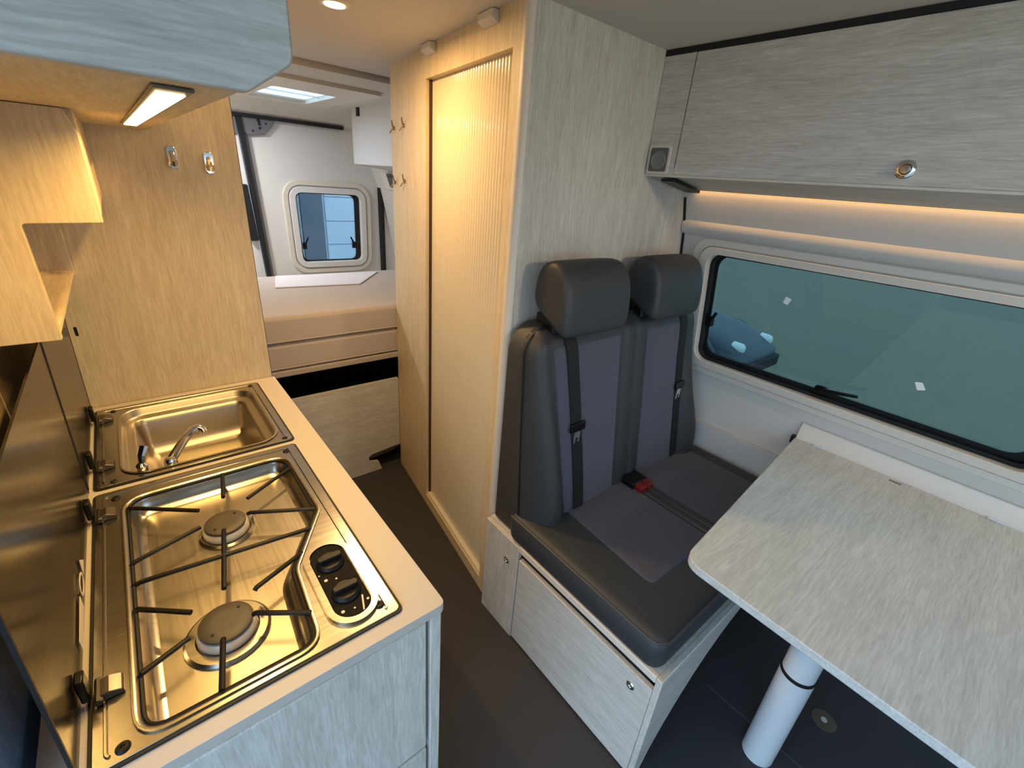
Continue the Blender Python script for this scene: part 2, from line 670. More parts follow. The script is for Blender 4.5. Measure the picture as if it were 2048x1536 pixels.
MB().prism([(XW(0.64) - 0.004, 0.64), (XW(1.40) - 0.004, 1.40), (XW(1.52) - 0.004, 1.52), (XW(1.52), 1.52), (XW(1.40), 1.40), (XW(0.64), 0.64)], lambda x, z: (x, 0.974, z), lambda x, z: (x, 0.9825, z)).build('trim_11', black_m, kind='structure')

# left wall behind the kitchen, curving in towards the top
def XL(z):
    return -0.207 if z < 1.25 else -0.207 + 0.16 * (z - 1.25)


wl = MB()
wl.prism([(-0.207, 0.0), (-0.207, 1.0), (-0.247, 1.0), (-0.247, 0.0)], lambda x, z: (x, 0.45, z), lambda x, z: (x, 3.8, z))
wl.build('wall_left', oak_blue_daylight_z, kind='structure')
lh = rrect(2.30, 1.28, 3.50, 1.72, 0.06)
wl = MB()
wl.plate([(0.45, 1.0), (3.8, 1.0), (3.8, 1.25), (0.45, 1.25)], [], lambda y, z: (XL(z), y, z), lambda y, z: (XL(z) - 0.04, y, z))
wl.plate([(0.45, 1.25), (3.8, 1.25), (3.8, CZ), (0.45, CZ)], [lh], lambda y, z: (XL(z), y, z), lambda y, z: (XL(z) - 0.04, y, z))
wl.prism([(-0.15, 1.75), (-0.6, 1.75), (-0.6, CZ), (-0.15, CZ)], lambda x, z: (x, 0.42, z), lambda x, z: (x, 0.45, z))
wl.build('wall_left.001', kit_z, kind='structure')
w4 = struct_empty('added_window_3', (-0.12, 2.9, 1.25))  # unseen side window, added to let more daylight onto the bed
MB().plate(offset(lh, -0.03), [offset(lh, 0.02)], lambda y, z: (XL(z) + 0.0005, y, z), lambda y, z: (XL(z) + 0.015, y, z)).build('frame', cream_pl, w4, bevel=0.003)
MB().prism(lh, lambda y, z: (XL(z) - 0.030, y, z), lambda y, z: (XL(z) - 0.034, y, z)).build('pane', glass_sky, w4)

# rear doors
d1 = struct_empty('door_1', (1.22, 3.75, 0.30))
wh = [(1.03, 0.835), (1.50, 0.835), (1.51, 1.335), (1.022, 1.335)]
wh = rpoly(wh, 0.05)
MB().plate([(0.80, 0.3), (1.665, 0.3), (1.66, 1.79), (0.735, 1.79)], [offset(wh, -0.02)], lambda x, z: (x, 3.75, z), lambda x, z: (x, 3.80, z)).build('door_panel', white_m, d1)
MB().plate(offset(wh, -0.085), [offset(wh, -0.05)], lambda x, z: (x, 3.735, z), lambda x, z: (x, 3.752, z)).build('outer_frame', cream_pl, d1, bevel=0.004)
MB().plate(offset(wh, -0.042), [wh], lambda x, z: (x, 3.728, z), lambda x, z: (x, 3.79, z)).build('inner_frame', white_m, d1, bevel=0.005)
MB().plate(offset(wh, 0.0), [offset(rpoly([(1.045, 0.845), (1.46, 0.845), (1.47, 1.328), (1.035, 1.328)], 0.05), 0.0)], lambda x, z: (x, 3.765, z), lambda x, z: (x, 3.775, z)).build('rubber_seal', black_m, d1)
MB().prism(wh, lambda x, z: (x, 3.785, z), lambda x, z: (x, 3.789, z)).build('pane', glass_rear, d1)
for xx in (1.06, 1.445):
    l_ = MB()
    l_.box((xx - 0.014, 3.752, 0.93), (xx + 0.014, 3.775, 0.98))
    sgn = 1 if xx < 1.2 else -1
    l_.prism([(xx - 0.008, 0.96), (xx + 0.008, 0.96), (xx + sgn * 0.028 + 0.006, 1.02), (xx + sgn * 0.028 - 0.006, 1.02)], lambda x, z: (x, 3.745, z), lambda x, z: (x, 3.754, z))
    l_.build('latch', blackgl, d1, bevel=0.003)
br = MB()
br.prism(rpoly([(0.72, 1.79), (0.955, 1.79), (0.92, 1.735), (0.87, 1.685), (0.765, 1.672), (0.735, 1.70)], 0.01), lambda x, z: (x, 3.722, z), lambda x, z: (x, 3.748, z))
br.build('lock_bracket', greym, d1, bevel=0.003)
bh = MB()
for (x, z, r) in ((0.84, 1.765, 0.010), (0.845, 1.72, 0.008), (0.80, 1.70, 0.006), (0.885, 1.75, 0.006)):
    bh.lathe((x, 3.718, z), [(r, 0), (r, 0.006)], 10, 'Y')
bh.box((0.836, 3.716, 1.735), (0.850, 3.722, 1.765))
bh.build('bolt', black_m, d1)

d2 = struct_empty('door_2', (0.3, 3.75, 0.30))
MB().prism([(-0.35, 0.3), (0.775, 0.3), (0.707, 1.79), (-0.35, 1.79)], lambda x, z: (x, 3.752, z), lambda x, z: (x, 3.80, z)).build('door_panel', white_m, d2)
MB().prism(rrect(0.676, 1.0, 0.730, 1.37, 0.01), lambda x, z: (x + (1.2 - z) * 0.06, 3.715, z), lambda x, z: (x + (1.2 - z) * 0.06, 3.752, z)).build('pull_strap', black_m, d2, bevel=0.004)
MB().prism(rpoly([(0.66, 1.79), (0.708, 1.79), (0.715, 1.672), (0.66, 1.672)], 0.004), lambda x, z: (x, 3.73, z), lambda x, z: (x, 3.752, z)).build('lock_bracket', greym, d2, bevel=0.002)
MB().prism([(0.712, 1.79), (0.742, 1.79), (0.812, 0.3), (0.782, 0.3)], lambda x, z: (x, 3.712, z), lambda x, z: (x, 3.755, z)).build('trim_6', black_m, kind='structure')
MB().prism([(0.744, 1.75), (0.766, 1.70), (0.832, 0.3), (0.812, 0.3)], lambda x, z: (x, 3.735, z), lambda x, z: (x, 3.752, z)).build('trim_7', greym, kind='structure')
MB().box((1.665, 3.70, 0.72), (1.69, 3.80, 1.40)).build('trim_8', black_m, kind='structure')
MB().box((-0.35, 3.70, 1.775), (1.40, 3.752, 1.795)).build('trim_9', black_m, kind='structure')
MB().box((1.69, 3.72, 0.3), (1.80, 3.80, 1.5)).build('trim_10', white_m, kind='structure', bevel=0.01)

# skylight
w3 = struct_empty('window_2', (0.9, 3.17, 1.89))
MB().plate(rrect(0.62, 2.55, 1.19, 3.54, 0.05), [rrect(0.735, 2.87, 1.062, 3.47, 0.03)], at(1.872), at(1.892)).build('hatch_frame', cream_pl, w3, bevel=0.006)
MB().prism(rrect(0.737, 2.872, 1.060, 3.468, 0.03), at(1.896), at(1.899)).build('hatch_pane', opal_m, w3)
MB().box((0.735, 3.165, 1.888), (1.062, 3.180, 1.8955)).build('pane_rib', white_m, w3)

# ================================================================== BATHROOM CABIN
P0, P1 = Vector((0.8205, 0.985)), Vector((0.972, 2.04))
BD = (P1 - P0)
BN = Vector((BD.y, -BD.x)).normalized()      # into the cabin (+x)


def bw(d):
    """(s along the angled wall 0..1, z) with depth d into the cabin"""
    return lambda s, z: (P0.x + BD.x * s + BN.x * d, P0.y + BD.y * s + BN.y * d, z)


bath = thing('bathroom_cabin', 'floor to ceiling pale oak bathroom cabin with reeded door, beside the aisle', 'bathroom', (1.2, 1.5, 0.0))
DS0, DS1, DZ0, DZ1 = 0.062, 0.612, 0.055, 1.822
MB().plate([(0.018, 0.0), (0.982, 0.0), (0.982, CZ), (0.018, CZ)], [[(DS0, DZ0), (DS1, DZ0), (DS1, DZ1), (DS0, DZ1)]], bw(0.0), bw(0.036)).build('door_frame', kit_z, bath)
# reeded sheet: vertical half-round ribs
ribs = 34
pf = []
for i in range(ribs * 6 + 1):
    s = DS0 - 0.004 + (DS1 - DS0 + 0.008) * i / (ribs * 6)
    ph = (i % 6) / 6
    pf.append((s, 0.028 - 0.0042 * math.sin(math.pi * ph)))
rd = MB()
rd.loops([[bw(d)(s, DZ0 - 0.004) for s, d in pf], [bw(d)(s, DZ1 + 0.004) for s, d in pf]], close=False)
n0 = len(rd.v)
rd.loops([[bw(0.034)(s, DZ0 - 0.004) for s, d in pf], [bw(0.034)(s, DZ1 + 0.004) for s, d in pf]], close=False)
rd.build('reeded_door_panel', reed_m, bath, angle=60, label='translucent cream reeded door panel')
MB().prism([(DS0, DZ0), (DS1, DZ0), (DS1, DZ0 + 0.012), (DS0, DZ0 + 0.012)], bw(0.006), bw(0.026)).build('bottom_bead', edge_m, bath, bevel=0.002)
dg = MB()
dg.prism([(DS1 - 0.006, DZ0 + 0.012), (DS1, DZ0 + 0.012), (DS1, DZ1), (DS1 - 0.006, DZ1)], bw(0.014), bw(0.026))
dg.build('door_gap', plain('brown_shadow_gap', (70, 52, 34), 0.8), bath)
# side panel that faces the seats, with rounded corner post
sp = MB()
prof_b = [(0.842, 0.985)] + [(XW(0) , 0.985)]
zs = [0.0] + [z for z, x in PROF[1:]]
outer = [(0.838, 0.0)] + [(XW(z), z) for z in zs] + [(0.838, CZ)]
sp.prism(outer, lambda x, z: (x, 0.983, z), lambda x, z: (x, 1.01, z))
sp.build('side_panel', oak_z, bath)
cp = [(0.8205 + 0.0035, 1.012), (0.8205, 0.998), (0.8225, 0.990), (0.829, 0.9845), (0.840, 0.983), (0.840, 1.01)]
MB().prism(cp, at(0.0), at(CZ)).build('corner_post', edge_m, bath, angle=60)
for s in (0.135, 0.525):
    wdg = MB()
    s1 = s + 0.075
    wdg.prism([(-0.022, CZ - 0.001), (0.0, CZ - 0.001), (0.0, CZ - 0.030), (-0.022, CZ - 0.018)], lambda d, z: bw(d)(s, z), lambda d, z: bw(d)(s1, z))
    wdg.build('ceiling_block', edge_m, bath, bevel=0.002)

# ================================================================== KITCHEN
WT = 0.90
kit = thing('kitchen_unit', 'oak kitchen base unit with blue-grey drawer fronts facing the viewer under the worktop', 'cabinet', (0.06, 0.95, 0.0))
MB().box((0.252, 0.452, 0.0), (0.270, 1.465, 0.8815)).build('aisle_side_panel', oak_y, kit)
MB().box((-0.19, 0.452, 0.0), (-0.175, 1.465, 0.8815)).build('back_panel', oak_z, kit)
MB().box((-0.175, 0.47, 0.02), (0.252, 1.465, 0.035)).build('floor_panel', oak_y, kit)
fr = MB()
fr.box((0.252, 0.436, 0.0), (0.272, 0.4515, 0.8815))
fr.box((-0.19, 0.436, 0.0), (-0.17, 0.4515, 0.8815))
fr.build('front_frame', oak_z, kit, bevel=0.0015)
MB().box((-0.165, 0.437, 0.536), (0.2465, 0.4505, 0.873)).build('drawer', oak_z, kit, bevel=0.004, label='upper drawer front below the hob')
MB().box((-0.165, 0.437, 0.06), (0.2465, 0.4505, 0.527)).build('drawer', oak_z, kit, bevel=0.004)
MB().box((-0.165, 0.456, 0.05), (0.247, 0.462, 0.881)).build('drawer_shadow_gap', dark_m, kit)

HX0, HX1, HY0, HY1 = -0.146, 0.214, 0.462, 1.026
SX0, SX1, SY0, SY1 = -0.146, 0.220, 1.052, 1.434
well = rpoly([(-0.106, 0.474), (0.098, 0.474), (0.108, 0.628), (0.186, 0.756), (0.186, 0.985), (-0.106, 0.985)],
             [0.035, 0.03, 0.05, 0.04, 0.045, 0.045], 6)
swell = rrect(-0.104, 1.066, 0.196, 1.402, 0.05, 6)
wk = MB()
wk.plate(rpoly([(-0.193, 0.433), (0.278, 0.433), (0.278, 1.468), (-0.193, 1.468)], [0.0, 0.012, 0.0, 0.0]), [offset(well, -0.004), offset(swell, -0.004)], at(0.882), at(WT))
wk = wk.build('worktop', worktop_m, bevel=0.003, loc=(0.05, 0.95, 0.882))
tag(wk, 'warm beige kitchen worktop holding the sink and gas hob', 'worktop')

# ---------------------------------------------------------------- gas hob
hob = thing('gas_hob', 'two burner stainless steel gas hob set in the near end of the worktop', 'hob', (0.03, 0.74, WT))
Z1 = WT + 0.005
pl = MB()
outer = rrect(HX0, HY0, HX1, HY1, 0.008, 4)
pl.plate(outer, [well], at(WT + 0.0003), at(Z1))
pl.build('top_plate', steel_m, hob, bevel=0.0015)
rings = []
for ins, dz in ((0.0, 0.0), (-0.004, 0.003), (-0.001, 0.004), (0.004, 0.001), (0.007, -0.010), (0.011, -0.026), (0.018, -0.033), (0.026, -0.035)):
    rings.append([(x, y, Z1 + dz) for x, y in offset(well, ins)])
MB().loops(rings, True, False, False).build('well_wall', steel_m, hob, angle=60)
MB().plate(offset(well, 0.024), [], at(Z1 - 0.038), at(Z1 - 0.0349)).build('burner_pan', steel_pan, hob)
# black gasket round the plate, raised bead line
MB().plate(rrect(HX0 - 0.004, HY0 - 0.004, HX1 + 0.004, HY1 + 0.004, 0.01, 4), [rrect(HX0, HY0, HX1, HY1, 0.008, 4)], at(WT + 0.0002), at(WT + 0.0035)).build('gasket', black_m, hob)
bead = rpoly([(HX1 - 0.016, HY0 + 0.010), (HX1 - 0.016, HY1 - 0.014), (HX0 + 0.012, HY1 - 0.014), (HX0 + 0.012, HY0 + 0.010)], 0.008)
MB().tube([(x, y, Z1 + 0.0005) for x, y in bead][2:-2], 0.0022, 6).build('pressed_bead', steel_m, hob)


def burner(cx, cy, rc, rr, name_label):
    b = MB()
    zz = Z1 - 0.035
    b.lathe((cx, cy, zz), [(rr, 0.0), (rr, 0.003), (rr - 0.004, 0.006), (rc + 0.007, 0.006), (rc + 0.005, 0.003), (rc + 0.003, 0.003)], 32, cap0=True, cap1=True)
    bo = b.build('burner', steel_m, hob, label=name_label)
    c = MB()
    c.lathe((cx, cy, zz), [(rc + 0.002, 0.004), (rc + 0.0045, 0.008), (rc + 0.0045, 0.0135), (rc + 0.001, 0.019), (rc - 0.004, 0.021)], 36)
    c.build('burner_crown', alu_m, bo)
    c = MB()
    c.lathe((cx, cy, zz), [(rc - 0.002, 0.021), (rc + 0.0005, 0.0225), (rc + 0.0005, 0.0255), (rc - 0.002, 0.0272), (rc * 0.5, 0.0275), (0.0005, 0.0275)], 36)
    c.build('burner_cap', cap_m, bo)
    for k in (-1, 1):
        sc = MB()
        sc.lathe((cx + k * rc * 0.55, cy + k * rc * 0.45, zz + 0.0273), [(0.0022, 0.0), (0.0022, 0.001)], 8)
        sc.build('cap_screw', iron_m, bo)
    g = MB()
    g.lathe((cx + rc + 0.011, cy + 0.004, zz + 0.004), [(0.003, 0.0), (0.003, 0.012), (0.0015, 0.016)], 8)
    g.build('spark_pin', chrome_m, bo)


burner(0.037, 0.828, 0.0335, 0.046, 'smaller gas burner at the sink end')
burner(0.000, 0.596, 0.0350, 0.057, 'larger gas burner at the near end')
# wire pan support
WZ = Z1 + 0.002
ps = MB()
ps.tube([(x, y, Z1 - 0.002) for x, y in offset(well, 0.006)], 0.0034, 8, closed=True)
ps = ps.build('pan_support', iron_m, hob, label='black wire pan support')
fingers = [((0.0585, 0.978), (0.046, 0.892)), ((0.180, 0.925), (0.083, 0.863)), ((0.074, 0.818), (0.180, 0.760)), ((-0.100, 0.951), (0.003, 0.873)),
           ((-0.100, 0.786), (-0.001, 0.822)), ((0.031, 0.795), (0.008, 0.650)), ((-0.100, 0.736), (0.158, 0.711)), ((0.045, 0.623), (0.127, 0.659)),
           ((-0.100, 0.682), (-0.037, 0.630)), ((0.034, 0.578), (0.102, 0.530)), ((-0.100, 0.562), (-0.044, 0.585)), ((-0.008, 0.559), (-0.022, 0.480))]
for a, b in fingers:
    t = MB()
    A, B = Vector((a[0], a[1], WZ)), Vector((b[0], b[1], WZ))
    t.tube([A - Vector((0, 0, 0.003)), A.lerp(B, 0.04), A.lerp(B, 0.5), B], 0.0038, 8)
    t.build('finger', iron_m, ps)
# control panel: raised surround, glossy black capsule, two knobs
cap = rrect(0.129, 0.484, 0.187, 0.652, 0.0289, 8)
MB().plate(offset(cap, -0.010), [cap], at(Z1 - 0.001), at(Z1 + 0.005)).build('panel_surround', steel_m, hob, bevel=0.003)
cpn = MB().prism(offset(cap, 0.001), at(Z1), at(Z1 + 0.003)).build('control_panel', plain('matt_black_panel', (12, 12, 12), 0.6, spec=0.12), hob, bevel=0.001)
for ky in (0.608, 0.536):
    k = MB()
    k.lathe((0.157, ky, Z1 + 0.003), [(0.0225, 0), (0.0225, 0.003), (0.020, 0.005), (0.019, 0.007)], 28)
    k.prism(rrect(0.1375, ky - 0.006, 0.1765, ky + 0.006, 0.005, 4), at(Z1 + 0.009), at(Z1 + 0.019))
    k.build('knob', plain('black_knob', (16, 16, 16), 0.42, spec=0.3), cpn, bevel=0.0012)
for (x, y, r) in ((0.139, 0.575, 0.0028), (0.154, 0.570, 0.0018), (0.140, 0.503, 0.0028), (0.157, 0.500, 0.0016), (0.133, 0.590, 0.0014), (0.180, 0.505, 0.0022)):
    m_ = MB()
    m_.lathe((x, y, Z1 + 0.003), [(r, 0), (r, 0.0004)], 10)
    m_.build('printed_mark', decal_m, cpn)
m_ = MB()
m_.prism(rpoly([(0.166, 0.489), (0.1685, 0.489), (0.1765, 0.516), (0.1742, 0.517)], 0.0008), at(Z1 + 0.003), at(Z1 + 0.0034))
m_.build('printed_mark', decal_m, cpn)
for (x, y) in ((0.190, 0.486), (0.191, 1.000), (-0.116, 0.998), (-0.119, 0.476)):
    k = MB()
    k.lathe((x, y, Z1), [(0.0075, 0.0), (0.0075, 0.001), (0.0055, 0.0028), (0.0025, 0.003), (0.0015, 0.0015)], 14)
    k.build('screw', iron_m, hob)


def lid(parent, y0, y1, h, hinges):
    lx = lambda z: -0.1555 + 0.03 * (z - WT)
    g = MB()
    g.prism([(lx(WT + 0.008), WT + 0.008), (lx(WT + h), WT + h), (lx(WT + h) - 0.003, WT + h), (lx(WT + 0.008) - 0.003, WT + 0.008)], lambda x, z: (x, y0, z), lambda x, z: (x, y1, z))
    g = g.build('lid', lid_m, parent, label='upright smoked mirror lid')
    for yy in (y0 - 0.0036, y1 + 0.0005):
        e = MB()
        e.prism([(lx(WT + 0.008) + 0.0005, WT + 0.006), (lx(WT + h) + 0.0005, WT + h), (lx(WT + h) - 0.0032, WT + h), (lx(WT + 0.008) - 0.0032, WT + 0.006)], lambda x, z: (x, yy, z), lambda x, z: (x, yy + 0.0035, z))
        e.build('lid_edge_seal', black_m, g)
    for hy in hinges:
        k = MB()
        k.tube([(-0.138, hy - 0.018, WT + 0.0115), (-0.138, hy + 0.018, WT + 0.0115)], 0.0052, 10)
        k.prism(rpoly([(-0.139, WT + 0.006), (-0.114, WT + 0.0055), (-0.116, WT + 0.013), (-0.128, WT + 0.018), (-0.139, WT + 0.016)], 0.002), lambda x, z: (x, hy - 0.013, z), lambda x, z: (x, hy + 0.013, z))
        k.build('hinge', hinge_m, g, bevel=0.001)
        k = MB()
        k.box((-0.1535, hy - 0.010, WT + 0.012), (-0.1445, hy + 0.010, WT + 0.048))
        k.build('hinge_clip', blackgl, g, bevel=0.002)
    return g


hl = lid(hob, 0.468, 1.040, 0.318, (0.945, 0.562))
lx0 = -0.1555
dc = MB()
for tri in ([(0.800, 0.935), (0.770, 0.930), (0.775, 0.955)],):
    dc.prism(tri, lambda y, z: (lx0 + 0.0022 + 0.03 * (z - WT), y, z), lambda y, z: (lx0 + 0.0028 + 0.03 * (z - WT), y, z))
ring = [(0.742 + 0.022 * math.cos(a * math.pi / 10), 0.937 + 0.013 * math.sin(a * math.pi / 10)) for a in range(20)]
dc.plate(ring, [offset(ring, 0.004)], lambda y, z: (lx0 + 0.0022 + 0.03 * (z - WT), y, z), lambda y, z: (lx0 + 0.0028 + 0.03 * (z - WT), y, z))
dc.prism([(0.708, 0.924), (0.63, 0.920), (0.63, 0.936), (0.708, 0.944)], lambda y, z: (lx0 + 0.0022 + 0.03 * (z - WT), y, z), lambda y, z: (lx0 + 0.0028 + 0.03 * (z - WT), y, z))
dc.build('warning_print', decal_m, hl)

# ---------------------------------------------------------------- sink
snk = thing('kitchen_sink', 'small stainless steel sink with open glass lid at the far end of the worktop', 'sink', (0.03, 1.24, WT))
MB().plate(rrect(SX0, SY0, SX1, SY1, 0.008, 4), [swell], at(WT + 0.0003), at(Z1)).build('rim_plate', steel_m, snk, bevel=0.0015)
MB().plate(rrect(SX0 - 0.004, SY0 - 0.004, SX1 + 0.004, SY1 + 0.004, 0.01, 4), [rrect(SX0, SY0, SX1, SY1, 0.008, 4)], at(WT + 0.0002), at(WT + 0.0035)).build('gasket', black_m, snk)
rings = []
for ins, dz in ((0.0, 0.0), (-0.004, 0.003), (0.0, 0.004), (0.004, 0.0), (0.007, -0.014), (0.011, -0.018), (0.022, -0.0195), (0.026, -0.022), (0.030, -0.034), (0.038, -0.090), (0.048, -0.112), (0.066, -0.120)):
    rings.append([(x, y, Z1 + dz) for x, y in offset(swell, min(ins, 0.049))] if ins <= 0.049 else [(0.046 + (x - 0.046) * 0.86, 1.234 + (y - 1.234) * 0.86, Z1 + dz) for x, y in offset(swell, 0.046)])
MB().loops(rings, True, False, True).build('bowl', steel_pan, snk, angle=60)
dr = MB()
dr.lathe((0.05, 1.25, Z1 - 0.120), [(0.028, 0.0), (0.028, 0.002), (0.022, 0.0015), (0.006, 0.001), (0.0005, 0.003)], 24)
dr.build('drain', chrome_m, snk)
bead = rpoly([(SX1 - 0.014, SY0 + 0.012), (SX1 - 0.014, SY1 - 0.014), (SX0 + 0.012, SY1 - 0.014), (SX0 + 0.012, SY0 + 0.012)], 0.008)
MB().tube([(x, y, Z1 + 0.0005) for x, y in bead][2:-2], 0.0022, 6).build('pressed_bead', steel_m, snk)
for (x, y) in ((0.200, 1.415), (-0.114, 1.412), (0.204, 1.062), (-0.118, 1.064)):
    k = MB()
    k.lathe((x, y, Z1), [(0.006, 0.0), (0.006, 0.001), (0.004, 0.0025), (0.0015, 0.0012)], 12)
    k.build('screw', iron_m, snk)
lid(snk, 1.056, 1.440, 0.318, (1.365, 1.130))

fc = thing('sink_tap', 'folding chrome tap with lever standing inside the steel sink', 'tap', (-0.02, 1.080, Z1 - 0.018))
k = MB()
k.lathe((-0.022, 1.080, Z1 - 0.0188), [(0.017, 0), (0.017, 0.006), (0.013, 0.010), (0.012, 0.026), (0.009, 0.032), (0.001, 0.034)], 20)
k.build('tap_base', chrome_m, fc)
k = MB()
k.tube([(-0.022, 1.080, Z1 + 0.004), (-0.012, 1.094, Z1 + 0.011), (0.012, 1.128, Z1 + 0.025), (0.030, 1.150, Z1 + 0.033), (0.042, 1.154, Z1 + 0.034), (0.050, 1.148, Z1 + 0.029), (0.052, 1.142, Z1 + 0.023)], 0.0098, 12, r2=0.0080)
k.build('spout', chrome_m, fc)
k = MB()
k.lathe((-0.070, 1.082, Z1 - 0.0188), [(0.014, 0), (0.014, 0.005), (0.010, 0.008), (0.010, 0.022), (0.011, 0.030), (0.006, 0.036), (0.001, 0.037)], 16)
k.tube([(-0.070, 1.082, Z1 + 0.010), (-0.066, 1.088, Z1 + 0.030), (-0.058, 1.098, Z1 + 0.046)], 0.006, 8, r2=0.008)
k.build('lever', chrome_m, fc)

# ---------------------------------------------------------------- partition with coat hooks
par = thing('kitchen_partition', 'tall warm oak partition panel at the far end of the kitchen', 'panel', (0.05, 1.475, 0.0))
MB().prism([(-0.204, 0.0), (0.272, 0.0), (0.272, CZ - 0.003), (-0.100, CZ - 0.003), (-0.204, 1.25)], lambda x, z: (x, 1.470, z), lambda x, z: (x, 1.488, z)).build('panel', kit_z, par)
MB().box((0.272, 1.4705, 0.0), (0.2735, 1.4875, CZ - 0.003)).build('edge_strip', black_m, par)
MB().prism(rrect(-0.1415, 1.095, -0.1355, 1.118, 0.002), lambda x, z: (x, 1.4692, z), lambda x, z: (x, 1.4702, z)).build('slot', dark_m, par)


def coat_hook(x, z, label):
    t = thing('coat_hook', label, 'hook', (x, 1.470, z), 'chrome hooks on the kitchen partition')
    k = MB()
    k.prism(rrect(x - 0.011, z - 0.026, x + 0.011, z + 0.026, 0.0105), lambda a, b: (a, 1.4699, b), lambda a, b: (a, 1.464, b))
    k.build('back_plate', chrome_m, t, bevel=0.002)
    k = MB()
    k.tube([(x, 1.464, z + 0.010), (x, 1.452, z + 0.002), (x, 1.446, z - 0.010), (x, 1.438, z - 0.014), (x, 1.434, z - 0.006)], 0.0055, 8, r2=0.007)
    k.build('hook_arm', chrome_m, t)


coat_hook(0.129, 1.512, 'chrome coat hook on the warm oak partition, further from the aisle')
coat_hook(0.204, 1.506, 'chrome coat hook on the warm oak partition, nearer the aisle')

# ---------------------------------------------------------------- left overhead cabinet, lamp and open shelf
oc = thing('kitchen_overhead_cabinet', 'grey oak overhead kitchen cabinet with chamfered lower corner, above the hob', 'cabinet', (0.0, 0.94, 1.56))
endp = rpoly([(-0.32, 1.5636), (0.089, 1.5636), (0.121, 1.586), (0.124, CZ - 0.002), (-0.32, CZ - 0.002)], [0, 0.010, 0.010, 0, 0], 3)
MB().prism(endp, lambda x, z: (x, 0.408, z), lambda x, z: (x, 0.424, z)).build('end_panel', oak_x, oc, bevel=0.0015)
MB().prism([(-0.153, 1.566), (0.088, 1.566), (0.088, 1.578), (-0.152, 1.578)], lambda x, z: (x, 0.424, z), lambda x, z: (x, 1.4695, z)).build('bottom_panel', kit_y, oc)
MB().prism([(0.088, 1.5655), (0.119, 1.588), (0.119, CZ - 0.002), (0.105, CZ - 0.002), (0.105, 1.592), (0.088, 1.578)], lambda x, z: (x, 0.424, z), lambda x, z: (x, 1.4695, z)).build('front_panel', oak_y, oc)
lm = thing('cabinet_lamp', 'slim glowing LED bar lamp under the kitchen overhead cabinet', 'lamp', (0.055, 0.80, 1.566))
LX0, LX1, LY0, LY1 = 0.041, 0.060, 0.485, 1.18
MB().box((LX0 - 0.004, LY0 - 0.02, 1.5628), (LX1 + 0.004, LY1 + 0.006, 1.5658)).build('lamp_housing', plain('lamp_grey', (120, 112, 100), 0.4, 0.5), lm, bevel=0.002)
MB().box((LX0, LY0, 1.5612), (LX1, LY1, 1.5627)).build('diffuser', lamp_m, lm, bevel=0.001)

shf = thing('kitchen_wall_shelf', 'oak wall shelf unit with stepped side panels above the mirrored lids', 'shelf', (-0.12, 1.2, 1.243))
gam = rpoly([(-0.205, 1.243), (-0.107, 1.243), (-0.1085, 1.4145), (-0.020, 1.4165), (-0.021, 1.535), (-0.030, 1.5652), (-0.155, 1.5652)], [0, 0.002, 0.006, 0.002, 0.004, 0.002, 0], 4)
for (ya, yb) in ((0.944, 0.959), (1.455, 1.4695)):
    MB().prism(gam, lambda x, z: (x, ya, z), lambda x, z: (x, yb, z)).build('side_panel', kit_z, shf, bevel=0.001)
MB().box((-0.175, 0.959, 1.4165), (-0.022, 1.455, 1.428)).build('upper_board', kit_y, shf)
MB().box((-0.034, 0.959, 1.428), (-0.0215, 1.455, 1.5655)).build('upper_front', kit_y, shf)
MB().prism([(-0.204, 1.246), (-0.109, 1.246), (-0.109, 1.254), (-0.204, 1.262)], lambda x, z: (x, 0.959, z), lambda x, z: (x, 1.455, z)).build('lower_board', kit_y, shf)
MB().box((-0.180, 0.959, 1.260), (-0.174, 1.455, 1.290)).build('rear_lip', edge_m, shf)

# ================================================================== BATH WALL HOOKS
hooks = [(0.829, 1.692, 'small double hook on the bathroom wall, upper row nearer the door'), (0.945, 1.688, 'small double hook on the bathroom wall, upper row beside the bed end'),
         (0.829, 1.490, 'small double hook on the bathroom wall, lower row nearer the door'), (0.945, 1.482, 'small double hook on the bathroom wall, lower row beside the bed end')]
hook_m = plain('satin_beige_metal', (150, 134, 112), 0.45, 0.5)
h0 = None
for s, z, lb in hooks:
    x, y, _ = bw(0.0)(s, z)
    if h0 is None:
        h0 = thing('wall_hook', lb, 'hook', (x, y, z), 'small hooks on the bathroom wall')
        k = MB()
        k.lathe((x - 0.0005, y, z), [(0.008, 0.0), (0.008, -0.003), (0.003, -0.005)], 14, 'X')
        k.build('hook_plate', hook_m, h0)
        for dy, dz in ((-0.014, 0.026), (0.008, -0.020)):
            k = MB()
            k.tube([(x - 0.004, y, z), (x - 0.010, y + dy * 0.3, z + dz * 0.3), (x - 0.018, y + dy, z + dz)], 0.0034, 8, r2=0.0026)
            k.build('prong', hook_m, h0)
        hp = Vector((x, y, z))
    else:
        dup(h0, Vector((x, y, z)) - hp, lb)

